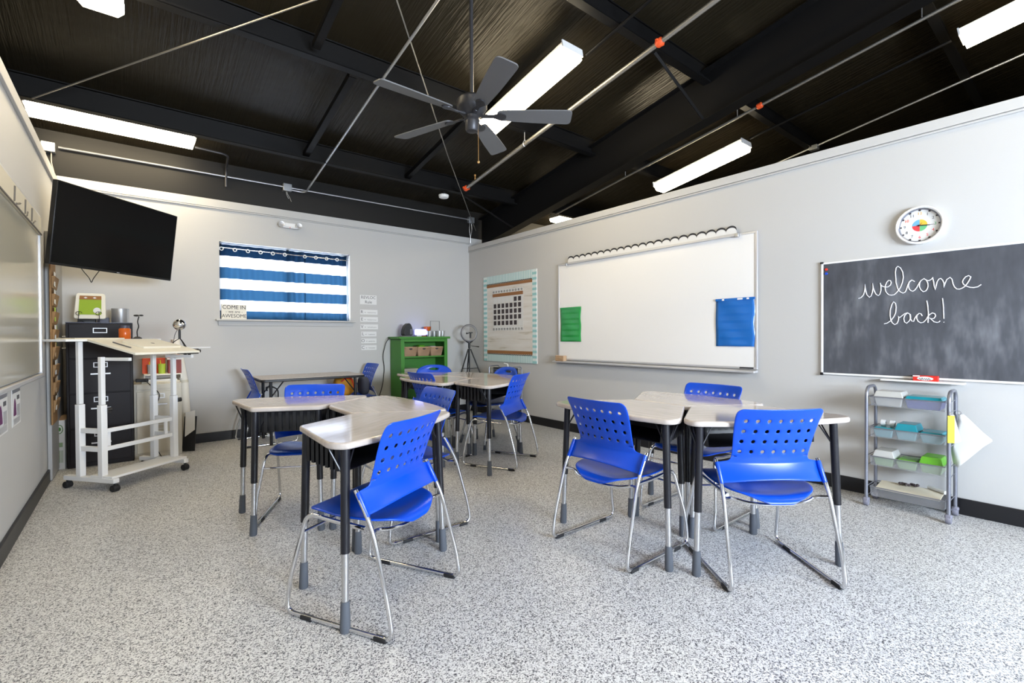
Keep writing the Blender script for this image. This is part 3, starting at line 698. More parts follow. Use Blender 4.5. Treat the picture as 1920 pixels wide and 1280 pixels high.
SC0.location = (-1.41, -1.37, 0); SC0.rotation_euler = (0, 0, R(-118-90)); SC0['label'] = 'blue round-topped chair with a hand slot behind the far cluster, by the green bookcase'; SC0['group'] = GS
dup(SC0, (-1.14, -2.10, 0), R(180-90), 'blue round-topped chair with a hand slot at the right of the far cluster', GS)

# ------------------------------------------------------------------ long table under the window, chair bags
t = thing('long_table', 'long narrow table with grey top and black edge under the window', 'table', (-2.55, -0.43, 0), R(-1.5))
poly = filpoly([(-0.58, -0.33), (0.54, -0.33), (0.54, 0.30), (-0.58, 0.30)], 0.05)
obj('tabletop', MB().prism(poly, 0.722, 0.727), 'grey_laminate', t, smooth=False)
obj('edge_band', MB().prism(filpoly([(-0.585, -0.335), (0.545, -0.335), (0.545, 0.305), (-0.585, 0.305)], 0.055), 0.694, 0.7218), 'black_plastic', t, bev=0.006)
for x in (-0.47, 0.45):
    for y in (-0.24, 0.22):
        obj('leg', MB().tube([(x, y, 0.0), (x, y, 0.694)], 0.016, 12), 'leg_black', t)
        s = -1 if x > 0 else 1
        obj('brace', MB().tube([(x, y, 0.52), (x+s*0.13, y, 0.694)], 0.007, 8), 'leg_black', t)
    obj('leg_rail', MB().tube([(x, -0.24, 0.12), (x, 0.22, 0.12)], 0.010, 8), 'leg_black', t)
def blob(name, label, cat, c, sx, sy, sz, m, seed, parent=None, sq=0.6):
    rnd = random.Random(seed); b = MB(); rows = []
    n, k = 12, 18
    for i in range(n+1):
        ph = math.pi*i/n; row = []
        for j in range(k):
            th = 2*math.pi*j/k
            def pw(v): return math.copysign(abs(v)**sq, v)
            w = 1 + 0.05*math.sin(3*th+seed) * math.sin(ph) + rnd.uniform(-.02, .02)
            row.append((c[0]+sx*pw(math.cos(th))*pw(math.sin(ph))*w, c[1]+sy*pw(math.sin(th))*pw(math.sin(ph))*w, c[2]-sz*pw(math.cos(ph))))
        rows.append(row)
    b.grid(rows, closed=True)
    o = obj(name, b, m, parent, sub=1)
    if parent is None: tag(o, label, cat)
    return o
t = thing('backpack', 'orange-yellow fabric bag standing on the chair under the long table', 'bag', (-2.08, -0.40, 0.44))
blob('bag_body', '', '', (-0.07, 0, 0.128), 0.125, 0.12, 0.128, 'orange_bag', 3, t, 0.75)
obj('strap', MB().tube(fil([(-0.13, -0.095, 0.19), (-0.07, -0.115, 0.235), (0.0, -0.10, 0.22), (0.03, -0.09, 0.10)], 0.03), 0.008), 'red', t)
t = thing('backpack', 'dark grey mesh bag squeezed between the orange bag and chair back', 'bag', (-1.92, -0.42, 0.44))
blob('bag_body', '', '', (0.01, -0.02, 0.12), 0.055, 0.11, 0.115, 'grey_bag', 5, t, 0.62)
obj('handle', MB().tube(fil([(0.0, -0.03, 0.235), (0.0, -0.02, 0.265), (0.0, 0.02, 0.265), (0.0, 0.03, 0.235)], 0.02), 0.006), 'red', t)
# power strip and wires on the floor under the table
t = thing('power_strip', 'white power strip with plugged cords on the floor under the long table', 'power strip', (-2.80, -0.10, 0))
obj('body', MB().box(-0.16, 0.16, -0.03, 0.03, 0, 0.035), 'white_plastic', t, bev=0.005)
b = MB(); b.tube(fil([(-0.05, 0, 0.03), (-0.05, -0.02, 0.12), (0.06, 0.0, 0.13), (0.12, 0.02, 0.04)], 0.05), 0.004, 6); b.tube(fil([(0.1, 0, 0.03), (0.14, -0.02, 0.09), (0.24, 0.0, 0.05), (0.3, 0.03, 0.01)], 0.04), 0.004, 6)
obj('cord', b, 'white_plastic', t)
tag(obj('cord', MB().tube(fil([(-2.99, -0.30, 0.56), (-3.0, -0.28, 0.60), (-2.92, -0.22, 0.60), (-2.84, -0.14, 0.55), (-2.82, -0.05, 0.40), (-2.84, -0.03, 0.15)], 0.05), 0.008, 8), 'rubber'), 'thick black cord hanging behind the left leg of the long table', 'cord')
# bits in the book boxes and on seats
t = thing('storage_bin', 'grey shallow bin lying on the seat of the slot chair right of the far cluster', 'bin', (-1.16, -2.10, 0.452))
obj('tub', MB().hexa([(-.14, -.15, 0), (.14, -.15, 0), (.14, .15, 0), (-.14, .15, 0), (-.16, -.17, .07), (.16, -.17, .07), (.16, .17, .07), (-.16, .17, .07)]), 'smoked_plastic', t, bev=0.01)
obj('rim', MB().box(-.165, .165, -.175, .175, .0702, .082), 'beige_tray', t, bev=0.004)
t = thing('plastic_tote', 'clear plastic tote with supplies on the seat between desks and right wall', 'bin', (-1.30, -4.56, 0.455), R(12))
obj('tub', MB().hexa([(-.13, -.17, 0), (.11, -.17, 0), (.11, .17, 0), (-.13, .17, 0), (-.15, -.19, .075), (.13, -.19, .075), (.13, .19, .075), (-.15, .19, .075)]), 'clear_plastic', t, bev=0.01)
obj('contents', MB().box(-.10, .08, -.14, .14, .0752, .09), 'pale_green', t, bev=0.004)
# ------------------------------------------------------------------ curtain
t = thing('window_curtain', 'blue and white striped curtain pair covering the small window', 'curtain', (0, 0, 0))
def panel(x0, x1, seed, zb):
    rows = []; n = int((x1-x0)*110); rnd = random.Random(seed)
    ph = rnd.uniform(0, 6)
    for i in range(23):
        z = 2.255 - (2.255-zb)*i/22; row = []
        for j in range(n+1):
            x = x0 + (x1-x0)*j/n
            a = 0.017 + 0.006*math.sin(x*5+seed)
            y = 0.055 + a*math.sin(2*math.pi*(x-x0)/0.118+ph+0.10*math.sin(z*7+seed)) + 0.004*math.sin(x*41+z*3) + (0.006*math.sin(x*23+z*19) if i > 19 else 0)
            row.append((x, y, z))
        rows.append(row)
    return MB().grid(rows)
obj('curtain_panel', panel(-3.405, -2.46, 1, 1.392), 'curtain_cloth', t)
obj('curtain_panel', panel(-2.475, -1.945, 4, 1.392), 'curtain_cloth', t)
obj('curtain_rod', MB().tube([(-3.41, 0.035, 2.215), (-1.912, 0.035, 2.20)], 0.008, 10), 'chrome', t)
for k in range(10):
    x = -3.385 + k*0.135 + (0.10 if k > 5 else 0)
    if x > -1.95: continue
    ring = [(x + 0.018*math.cos(a*math.pi/8), 0.030, 2.20 + 0.018*math.sin(a*math.pi/8)) for a in range(16)]
    obj('grommet', MB().tube(ring, 0.0055, 6, closed=True), 'white_metal', t)
# sign on the sill
t = thing('desk_sign', 'small cream sign lettered COME IN we are AWESOME on the window sill', 'sign', (-3.27, 0.0, 1.388), R(3))
obj('board', MB().box(-0.128, 0.128, -0.012, 0.012, 0, 0.172), 'warm_white', t, bev=0.002)
text('lettering', 'COME IN', 0.062, 'ink', t, (0, -0.0125, 0.137), sx=0.95)
text('lettering', '- we are -', 0.044, 'ink', t, (0, -0.0125, 0.087))
text('lettering', 'AWESOME', 0.058, 'ink', t, (0, -0.0125, 0.037), sx=0.92)

# ------------------------------------------------------------------ back wall
t = thing('emergency_light', 'white two-head emergency light high on the back wall', 'emergency light', (-2.665, 0, 2.54), BW)
obj('housing', MB().box(-0.075, 0.075, -0.035, -0.001, -0.005, 0.045), 'white_plastic', t, bev=0.006)
obj('rail', MB().box(-0.085, 0.085, -0.05, -0.036, -0.022, -0.006), 'silver_frame', t, bev=0.003)
for s in (-1, 1):
    mt = Matrix.Translation((s*0.10, -0.045, 0.012)) @ Matrix.Rotation(R(90), 4, 'X')
    obj('lamp_head', MB().lathe([(0.0, -0.03), (0.024, -0.028), (0.034, 0.0), (0.036, 0.028), (0.028, 0.026), (0, 0.012)], 18, mtx=mt), 'silver_frame', t)
obj('indicator', MB().box(-0.005, 0.005, -0.052, -0.05, -0.017, -0.010), 'red', t)
# paper strips
def scribble(w_, n, seed):
    rnd = random.Random(seed); b = MB(); pts = []
    for i in range(n*6):
        x = w_*i/(n*6); pts.append((x, -0.0022, 0.006*math.sin(i*1.35)+rnd.uniform(-.002, .004)))
    b.tube(pts, 0.0013, 4); return b
t = thing('wall_label', 'white paper headed REVLOC Rule right of the window', 'paper sign', (-1.659, 0, 1.685), BW, 'paper strips of the rule list')
obj('sheet', MB().box(-0.118, 0.118, -0.0015, -0.0002, -0.063, 0.063), 'paper', t, smooth=False)
text('lettering', 'REVLOC', 0.056, 'grey_ink', t, (0, -0.002, 0.030)); text('lettering', 'Rule', 0.056, 'grey_ink', t, (0, -0.002, -0.032))
zz = [1.516, 1.417, 1.315, 1.216, 1.122, 1.030]; ww = [0.245, 0.250, 0.250, 0.215, 0.215, 0.215]
for i, ch in enumerate('REVLOC'):
    nm = {0: 'R', 1: 'E', 2: 'V', 3: 'L', 4: 'O', 5: 'C'}[i]
    t = thing('wall_label', 'white paper strip starting with a printed %s below the rule heading' % nm, 'paper sign', (-1.775 + (0.012 if i > 2 else 0), 0, zz[i]), BW, 'paper strips of the rule list')
    obj('sheet', MB().box(0, ww[i], -0.0015, -0.0002, -0.033, 0.033), 'paper', t, smooth=False)
    text('lettering', ch + ' -', 0.060, 'grey_ink', t, (0.042, -0.002, 0.0))
    o = obj('handwriting', scribble(ww[i]-0.115, 5, i), 'grey_ink', t); o.location = (0.098, 0, -0.008)

# television in the left corner
t = thing('television', 'black flat television tilted down from the upper left corner', 'television', (-4.264, -1.020, 2.046), R(45), rx=R(7.5))
W_, H_ = 1.1, 0.632
obj('bezel', MB().box(-W_/2, W_/2, -0.012, 0.030, -H_/2, H_/2), 'tv_bezel', t, bev=0.004)
obj('screen', MB().box(-W_/2+0.010, W_/2-0.010, -0.0145, -0.0122, -H_/2+0.018, H_/2-0.010), 'tv_screen', t, smooth=False)
obj('rear_housing', MB().box(-0.40, 0.40, 0.0302, 0.075, -0.24, 0.10), 'tv_bezel', t, bev=0.02)
obj('maker_badge', MB().box(-0.012, 0.012, -0.0135, -0.0121, -H_/2+0.004, -H_/2+0.010), 'silver_frame', t)
b = MB(); b.box(-0.12, 0.12, 0.0752, 0.10, -0.12, 0.12); b.tube([(0, 0.10, 0), (0.05, 0.34, 0.02), (-0.02, 0.52, 0.02)], 0.025, 8)
obj('wall_arm', b, 'tv_bezel', t)
tag(obj('cord', MB().tube(fil([(-4.52, -1.20, 1.76), (-4.50, -1.19, 1.72), (-4.46, -1.17, 1.66), (-4.45, -1.17, 1.62), (-4.44, -1.15, 1.66), (-4.40, -1.10, 1.74)], 0.02), 0.003, 6), 'rubber'), 'thin black cable looping below the television', 'cord')

# ------------------------------------------------------------------ right wall: whiteboard
y0, y1, z0, z1 = -2.04, -4.465, 0.875, 2.065; Wd = y0-y1
t = thing('whiteboard', 'large white dry-erase board in aluminium frame on the right wall', 'whiteboard', (0, y0, z0), RW); H = z1-z0
obj('panel', MB().box(0.01, Wd-0.01, -0.016, -0.001, 0.01, H-0.01), 'board_white', t, smooth=False)
b = MB()
b.box(0, Wd, -0.022, -0.001, H-0.018, H); b.box(0, 0.018, -0.022, -0.001, 0.02, H-0.018); b.box(Wd-0.018, Wd, -0.022, -0.001, 0.02, H-0.018); b.box(0, Wd, -0.022, -0.001, 0, 0.02)
obj('frame', b, 'silver_frame', t, bev=0.002)
obj('tray', MB().hexa([(-0.05, -0.085, -0.028), (Wd, -0.085, -0.028), (Wd, -0.002, -0.028), (-0.05, -0.002, -0.028), (-0.05, -0.085, -0.012), (Wd, -0.085, -0.012), (Wd, -0.002, -0.003), (-0.05, -0.002, -0.003)]), 'silver_frame', t, bev=0.003)
obj('maker_label', MB().box(Wd-0.15, Wd-0.03, -0.0235, -0.0222, 0.004, 0.017), 'ink', t, smooth=False)
# rail with scalloped border
t = thing('display_rail', 'white rail with a black-edged scalloped border along the whiteboard top', 'border', (0, -2.221, 2.045), RW)
Ln = 2.07
obj('rail', MB().box(0, Ln, -0.045, -0.0225, 0.0, 0.022), 'silver_frame', t, bev=0.003)
poly = [(0, 0), (Ln, 0)]; n = 22; edge = []
for k in range(n):
    for j in range(9):
        a = math.pi*j/8; c = (k+0.5)*Ln/n; edge.append((c - Ln/n/2*math.cos(a), 0.052 + 0.034*math.sin(a)))
rev = list(reversed(edge))
mtx = Matrix(((1,0,0,0),(0,0,1,0),(0,1,0,0),(0,0,0,1)))
obj('scalloped_strip', MB().prism([(p[0], p[1]) for p in poly + rev], -0.030, -0.028, mtx), 'paper', t, smooth=False)
b = MB(); m_ = len(edge)
b.add([(x, -0.0305, z-0.005) for x, z in edge] + [(x, -0.0305, z+0.013) for x, z in edge] + [(x, -0.0275, z-0.005) for x, z in edge] + [(x, -0.0275, z+0.013) for x, z in edge],
      [(i, i+1, m_+i+1, m_+i) for i in range(m_-1)] + [(m_+i, m_+i+1, 3*m_+i+1, 3*m_+i) for i in range(m_-1)] + [(2*m_+i+1, 2*m_+i, 3*m_+i, 3*m_+i+1) for i in range(m_-1)])
obj('border_edge', b, 'ink', t, smooth=False, label='black scalloped edge')
for x in (-0.02, Ln+0.01): obj('end_clip', MB().box(x-0.015, x+0.015, -0.05, -0.0225, -0.012, 0.022), 'galvanised', t, bev=0.004)
# pocket charts
def pocket(name, label, yl, zt, w_, h_, m, seed, nrow):
    t = thing(name, label, 'pocket chart', (-0.0165, yl, zt), RW); rnd = random.Random(seed)
    rows = []; nr, nc = 34, 12
    for i in range(nr+1):
        z = -h_*i/nr; row = []
        fr = (i*nrow/nr) % 1.0
        for j in range(nc+1):
            x = w_*j/nc
            row.append((x + 0.004*math.sin(z*30+seed)*(j/nc), -0.004 - 0.007*fr*math.sin(math.pi*min(max(j/nc, .02), .98)) - 0.003*(1+math.sin(x*25+z*18+seed)), z))
        rows.append(row)
    obj('pockets', MB().grid(rows), m, t, solid=0.0012)
    obj('top_hem', MB().box(-0.003, w_+0.003, -0.014, -0.0015, -0.018, 0.004), m, t, bev=0.002)
    return t
t = pocket('pocket_chart', 'green vinyl pocket chart stuck to the lower left of the whiteboard', -2.085, 1.520, 0.34, 0.415, 'green_vinyl', 2, 6)
t = pocket('pocket_chart', 'blue vinyl pocket chart stuck to the right side of the whiteboard', -4.10, 1.497, 0.345, 0.425, 'blue_vinyl', 5, 6)
for x in (0.06, 0.20, 0.28): obj('magnet', MB().box(x, x+0.02 + (0.025 if x == 0.20 else 0), -0.016, -0.0142, -0.014, 0.0), 'white_plastic', t)
# wooden crate on tray
t = thing('wooden_crate', 'little slatted wooden crate on the left end of the whiteboard tray', 'crate', (-0.050, -2.115, 0.863), RW)
for k in range(3):
    obj('slat', MB().box(-0.07, 0.07, -0.032, -0.028, 0.006+k*0.022, 0.022+k*0.022), 'light_wood', t, bev=0.001)
    obj('slat', MB().box(-0.07, 0.07, 0.024, 0.028, 0.006+k*0.022, 0.022+k*0.022), 'light_wood', t, bev=0.001)
for s in (-1, 1): obj('end_panel', MB().box(s*0.066-0.004, s*0.066+0.004, -0.0278, 0.0238, 0.0, 0.070), 'light_wood', t)
obj('crate_floor', MB().box(-0.06, 0.06, -0.0278, 0.0238, 0.001, 0.005), 'brown_wood', t)

# ------------------------------------------------------------------ calendar poster
t = thing('calendar_board', 'large classroom calendar poster with teal striped border near the corner', 'poster', (0, -0.416, 0.806), RW)
Wc, Hc = 1.21, 1.262
obj('backing', MB().box(0, Wc, -0.012, -0.001, 0, Hc), 'white_planks', t, smooth=False)
for nm, bx, m in (('side_border', (0.0, 0.085, 0, Hc), 'teal_stripe_h'), ('side_border', (Wc-0.085, Wc, 0, Hc), 'teal_stripe_h'), ('striped_border', (0.0852, Wc-0.0852, 0, 0.105), 'teal_stripe_v'), ('striped_border', (0.0852, Wc-0.0852, Hc-0.115, Hc), 'teal_stripe_v'),
                  ('brown_band', (0.0852, Wc-0.0852, 0.118, 0.162), 'brown_wood'), ('brown_band', (0.0852, Wc-0.0852, Hc-0.170, Hc-0.130), 'brown_wood')):
    obj(nm, MB().box(bx[0], bx[1], -0.0145, -0.0122, bx[2], bx[3]), m, t, smooth=False)
def zig(x0, x1, zc, h, n, y):
    b = MB()
    for k in range(n):
        xa = x0+(x1-x0)*k/n; xm = x0+(x1-x0)*(k+.5)/n; xb = x0+(x1-x0)*(k+1)/n
        b.tube([(xa, y, zc-h), (xm, y, zc+h)], 0.0035, 4); b.tube([(xm, y, zc+h), (xb, y, zc-h)], 0.0035, 4)
    return b
obj('zigzag', zig(0.09, Wc-0.09, 0.108, 0.007, 26, -0.0165), 'ink', t); obj('zigzag', zig(0.09, Wc-0.09, Hc-0.121, 0.007, 26, -0.0165), 'ink', t)
cal = obj('calendar_sheet', MB().box(0.236, 0.934, -0.0165, -0.0146, 0.455, 1.045), 'paper', t, smooth=False)
obj('header_band', MB().box(0.236, 0.934, -0.0185, -0.0167, 0.945, 0.992), 'brown_wood', cal, smooth=False)
for zc in (1.018, 0.474):
    for k in range(11):
        x = 0.262 + k*0.0645
        obj('trim_dot', MB().tube([(x+0.014*math.cos(a*math.pi/4), -0.018, zc+0.012*math.sin(a*math.pi/4)) for a in range(8)], 0.0032, 4, closed=True), 'ink', cal)
num = 1
for r in range(5):
    for c in range(7):
        if (r == 0 and c < 5) or (r == 4 and c > 5): continue
        x = 0.262 + c*0.0945; z = 0.862 - r*0.083
        obj('date_card', MB().box(x, x+0.062, -0.0185, -0.0167, z, z+0.062), 'card_dark', cal, smooth=False)
        num += 1
b = MB()
for c in range(8): b.box(0.2535+c*0.0945-0.001, 0.2535+c*0.0945+0.001, -0.0172, -0.0166, 0.50, 0.94)
for r in range(6): b.box(0.24, 0.93, -0.0172, -0.0166, 0.516+r*0.083-0.001, 0.516+r*0.083+0.001)
obj('grid_lines', b, 'beige_tray', cal, smooth=False)

# ------------------------------------------------------------------ chalkboard
y0, z0 = -4.946, 0.865; Wk, Hk = 1.85, 0.862
t = thing('chalkboard', 'grey chalkboard in a white frame reading welcome back in cursive', 'chalkboard', (0, y0, z0), RW)
obj('slate_panel', MB().box(0.01, Wk-0.01, -0.014, -0.001, 0.01, Hk-0.01), 'slate', t, smooth=False)
b = MB(); f = 0.014
b.box(0.0, f, -0.02, -0.001, f, Hk-f); b.box(Wk-f, Wk, -0.02, -0.001, f, Hk-f); b.box(0, Wk, -0.02, -0.001, 0, f); b.box(0, Wk, -0.02, -0.001, Hk-f, Hk)
obj('frame', b, 'white_metal', t, bev=0.002)
for x in (0, Wk):
    for z in (0, Hk):
        obj('corner_cap', MB().box(x-0.010 if x else -0.006, x+0.006 if x else 0.016, -0.024, -0.001, z-0.008 if z else -0.006, z+0.006 if z else 0.014), 'black_plastic', t, bev=0.002)
b = MB()
for st in CHALK:
    b.tube([(-(yy) + y0, -0.0155, zz_-z0) for yy, zz_ in st], 0.0032, 6)
obj('chalk_writing', b, 'chalk', t, label='cursive chalk words welcome back!')
obj('tray', MB().box(0.385, 0.82, -0.075, -0.001, -0.020, -0.008), 'white_metal', t, bev=0.003)
for i, m in enumerate(('red', 'blue_plastic')):
    mt = Matrix.Translation((0.035, -0.020, 0.808 - i*0.032)) @ Matrix.Rotation(R(90), 4, 'X')
    tag(obj('magnet', MB().lathe([(0, -0.006), (0.009, -0.006), (0.010, 0.002), (0.007, 0.006), (0, 0.006)], 14, mtx=Matrix.Translation((0, y0, z0)) @ Matrix.Rotation(RW, 4, 'Z') @ mt), m), ('red' if i == 0 else 'blue') + ' round magnet in the upper left corner of the chalkboard', 'magnet', 'round magnets on the chalkboard')
t = thing('chalk_box', 'red box with a white oval label on the chalkboard tray', 'box', (-0.046, -5.574, 0.8572), RW)
obj('carton', MB().box(-0.064, 0.064, -0.020, 0.020, 0.0, 0.036), 'red', t, bev=0.001)
obj('oval_label', MB().prism([(0.042*math.cos(a*math.pi/10), 0.017+0.013*math.sin(a*math.pi/10)) for a in range(20)], 0.0202, 0.0208, Matrix(((1,0,0,0),(0,0,-1,0),(0,1,0,0),(0,0,0,1)))), 'paper', t, smooth=False)
obj('corner_label', MB().box(-0.064, -0.028, -0.0208, -0.0202, 0.028, 0.036), 'paper', t, smooth=False)
obj('printing', scribble(0.06, 4, 9), 'ink', t).location = (-0.03, -0.0188, 0.013)

# ------------------------------------------------------------------ clock
t = thing('wall_clock', 'round white wall clock with a four-colour centre on the right wall', 'clock', (0, -5.533, 1.910), RW)
A = Matrix.Rotation(R(90), 4, 'X')   # lathe axis to -y
rc = 0.128
obj('rim', MB().lathe([(rc-0.016, 0.012), (rc-0.014, 0.034), (rc-0.006, 0.040), (rc, 0.034), (rc, 0.002), (rc-0.016, 0.002), (rc-0.016, 0.012)], 48, mtx=A, caps=False), 'white_metal', t)
obj('inner_ring', MB().lathe([(rc-0.023, 0.0102), (rc-0.0162, 0.0102), (rc-0.0162, 0.026), (rc-0.019, 0.024), (rc-0.023, 0.0102)], 48, mtx=A, caps=False), 'trolley_tube', t)
fc = obj('face', MB().lathe([(0, 0.010), (rc-0.015, 0.010), (rc-0.015, 0.003), (0, 0.003)], 48, mtx=A), 'paper', t)
cx = Matrix(((1,0,0,0),(0,0,-1,0),(0,1,0,0),(0,0,0,1)))
for k, m in enumerate(('clock_yellow', 'clock_blue', 'clock_red', 'clock_green')):
    a0 = k*90
    poly = [(0, 0)] + [(0.040*math.cos(R(a0+9*j)), 0.040*math.sin(R(a0+9*j))) for j in range(11)]
    obj('centre_quarter', MB().prism(poly, 0.0102, 0.0108, cx), m, fc, smooth=False, label=m.replace('clock_', '') + ' quarter')
cols = ['grey_ink', 'grey_ink', 'clock_green', 'clock_red', 'clock_red', 'clock_red', 'grey_ink', 'grey_ink', 'grey_ink', 'orange_red', 'grey_ink', 'clock_yellow']
for k in range(12):
    a = R(90 - 30*(k+1))
    text('numeral', str(k+1), 0.026, cols[k], fc, (0.080*math.cos(a), -0.0105, 0.080*math.sin(a)))
    x, z = 0.102*math.cos(a), 0.102*math.sin(a)
    obj('minute_block', MB().box(x-0.006, x+0.006, -0.0112, -0.0102, z-0.005, z+0.005), 'card_dark', fc, smooth=False)
def hand(ang, ln, w_):
    a = R(90-ang); d = (math.cos(a), math.sin(a)); n = (-d[1], d[0])
    return MB().prism([(-d[0]*0.01-n[0]*w_, -d[1]*0.01-n[1]*w_), (d[0]*ln-n[0]*w_*0.3, d[1]*ln-n[1]*w_*0.3), (d[0]*ln+n[0]*w_*0.3, d[1]*ln+n[1]*w_*0.3), (-d[0]*0.01+n[0]*w_, -d[1]*0.01+n[1]*w_)], 0.014, 0.0155, cx)
obj('minute_hand', hand(94, 0.078, 0.003), 'card_dark', t); obj('hour_hand', hand(98, 0.055, 0.0035), 'card_dark', t); obj('second_hand', hand(40, 0.022, 0.0015), 'ink', t)

# ------------------------------------------------------------------ left wall
t = thing('whiteboard', 'glossy whiteboard with a metal rail on the left wall, cut by the photo edge', 'whiteboard', (WL, -3.75, 0.915), LW)
Wl = 2.43; Hl = 1.18
obj('panel', MB().box(0.01, Wl-0.01, -0.016, -0.001, 0.01, Hl-0.01), 'board_beige', t, smooth=False)
b = MB(); b.box(0, Wl, -0.024, -0.001, Hl-0.02, Hl); b.box(0, 0.02, -0.024, -0.001, 0, Hl-0.02); b.box(Wl-0.02, Wl, -0.024, -0.001, 0, Hl-0.02)
obj('frame', b, 'silver_frame', t, bev=0.002)
obj('map_rail', MB().box(0.02, Wl-0.02, -0.030, -0.0162, Hl-0.15, Hl-0.02), 'beige_tray', t, bev=0.002)
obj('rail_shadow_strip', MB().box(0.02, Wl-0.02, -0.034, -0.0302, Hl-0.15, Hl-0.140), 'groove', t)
obj('tray', MB().box(0, Wl, -0.035, -0.002, -0.025, 0.0), 'silver_frame', t, bev=0.004)
b = MB()
for k, (y_, w_) in enumerate(((1.95, 0.16), (1.70, 0.10), (1.35, 0.2))):
    b.tube([(y_, -0.0312, Hl-0.13), (y_+0.02, -0.0312, Hl-0.04)], 0.006, 4); b.tube([(y_+0.07, -0.0312, Hl-0.13), (y_+w_, -0.0312, Hl-0.10)], 0.006, 4)
obj('marker_scrawl', b, 'groove', t)
for i, (yy, lb) in enumerate(((-2.345, 'vertical picture sheet with a purple figure below the left whiteboard, closer to the corner'), (-2.735, 'vertical picture sheet with a purple figure at the very left edge of the photo'))):
    t = thing('wall_poster', lb, 'poster', (WL, yy, 0.655), LW, 'picture sheets under the left whiteboard')
    obj('sheet', MB().box(0, 0.265, -0.002, -0.0004, 0, 0.225), 'paper', t, smooth=False)
    obj('header', MB().box(0.01, 0.255, -0.003, -0.0022, 0.195, 0.216), 'trolley_tube', t, smooth=False)
    obj('figure', MB().prism(filpoly([(0.04, 0.06), (0.13, 0.06), (0.115, 0.13), (0.09, 0.165), (0.065, 0.15)], 0.01), 0.0022, 0.003, cx), 'purple', t, smooth=False)
    obj('text_block', MB().box(0.14, 0.24, -0.003, -0.0022, 0.05, 0.12).box(0.03, 0.24, -0.003, -0.0022, 0.01, 0.045), 'silver_frame', t, smooth=False)
    obj('title_mark', MB().box(0.15, 0.225, -0.003, -0.0022, 0.15, 0.175), 'grey_ink', t, smooth=False)
t = thing('card_organizer', 'brown hanging pocket organizer full of cards on the left wall door', 'organizer', (WL + 0.031, -0.985, 0.47), LW)
obj('backing', MB().box(0, 0.30, -0.012, -0.001, 0, 1.37), 'kraft', t, bev=0.004)
rnd = random.Random(4)
for k in range(8):
    z = 0.10 + k*0.145
    pk = obj('pocket', MB().hexa([(0.01, -0.020, z), (0.29, -0.020, z), (0.29, -0.012, z), (0.01, -0.012, z), (0.01, -0.036, z+0.10), (0.29, -0.036, z+0.10), (0.29, -0.012, z+0.10), (0.01, -0.012, z+0.10)]), 'kraft', t, bev=0.004)
    for j in range(3):
        x = 0.03 + j*0.085; m = rnd.choice(['paper', 'warm_white', 'card_dark', 'light_wood', 'lime'])
        obj('card', MB().box(x, x+0.07, -0.029+j*0.005, -0.027+j*0.005, z+0.02, z+0.135), m, pk, smooth=False)
t = thing('carton', 'tall narrow white carton with green printing in the left corner', 'box', (-4.692, -0.34, 0), R(-10))
obj('carton_body', MB().box(-0.034, 0.036, -0.13, 0.13, 0, 0.44), 'paper', t, bev=0.002)
obj('lid_flap', MB().hexa([(-0.034, -0.13, 0.4402), (0.036, -0.13, 0.4402), (0.036, 0.13, 0.4402), (-0.034, 0.13, 0.4402), (-0.034, 0.05, 0.46), (0.036, 0.05, 0.46), (0.036, 0.13, 0.46), (-0.034, 0.13, 0.46)]), 'light_wood', t)
ringp = [(0.001 + 0.022*math.cos(a*math.pi/8), -0.1312, 0.36+0.038*math.sin(a*math.pi/8)) for a in range(16)]
obj('round_logo', MB().tube(ringp, 0.003, 4, closed=True).ball((0.001, -0.131, 0.36), 0.011, 1, 0.1, 1.6), 'green_paint', t)
b = MB(); b.box(-0.02, 0.022, -0.1315, -0.1302, 0.20, 0.24)
for k in range(5): b.box(-0.022+k*0.010, -0.018+k*0.010, -0.1315, -0.1302, 0.06, 0.17)
obj('printing', b, 'pale_green', t)
# ------------------------------------------------------------------ filing cabinets
def cab_front(t, n, w_, z0, h_, face, m_handle, gap=0.008):
    for k in range(n):
        za = z0 + k*h_/n; zb = za + h_/n - gap
        d = obj('drawer', MB().box(-w_/2+0.02, w_/2-0.02, -0.014, -0.0005, za, zb), face, t, bev=0.003)
        if m_handle:
            zc = za + h_/n*0.62
            obj('label_holder', MB().box(-0.05, 0.05, -0.018, -0.0142, zc+0.035, zc+0.041).box(-0.05, 0.05, -0.018, -0.0142, zc+0.075, zc+0.081).box(-0.05, -0.044, -0.018, -0.0142, zc+0.041, zc+0.075).box(0.044, 0.05, -0.018, -0.0142, zc+0.041, zc+0.075), m_handle, d)
            obj('handle', MB().box(-0.07, 0.07, -0.028, -0.022, zc-0.03, zc-0.018).box(-0.07, -0.06, -0.022, -0.0142, zc-0.03, zc-0.018).box(0.06, 0.07, -0.022, -0.0142, zc-0.03, zc-0.018), m_handle, d)
t = thing('filing_cabinet', 'tall dark four-drawer filing cabinet against the back wall at left', 'filing cabinet', (-4.427, -0.50, 0))
obj('body', MB().box(-0.235, 0.235, 0, 0.46, 0, 1.315), 'cabinet_dark', t, bev=0.004)
cab_front(t, 4, 0.47, 0.04, 1.27, 'cabinet_dark', 'silver_frame')
obj('top_panel', MB().box(-0.235, 0.235, -0.012, 0.46, 1.3152, 1.322), 'cabinet_top', t)
t = thing('filing_cabinet', 'beige two-drawer filing cabinet beside the tall dark one', 'filing cabinet', (-4.00, -0.45, 0))
obj('body', MB().box(-0.19, 0.19, 0, 0.42, 0, 0.725), 'cabinet_beige', t, bev=0.004)
cab_front(t, 2, 0.38, 0.05, 0.61, 'cabinet_beige', 'silver_frame', 0.012)
obj('lock_strip', MB().box(-0.17, 0.17, -0.012, -0.0005, 0.672, 0.718), 'cabinet_beige', t, bev=0.002)
TB = 1.322; TW = 0.725
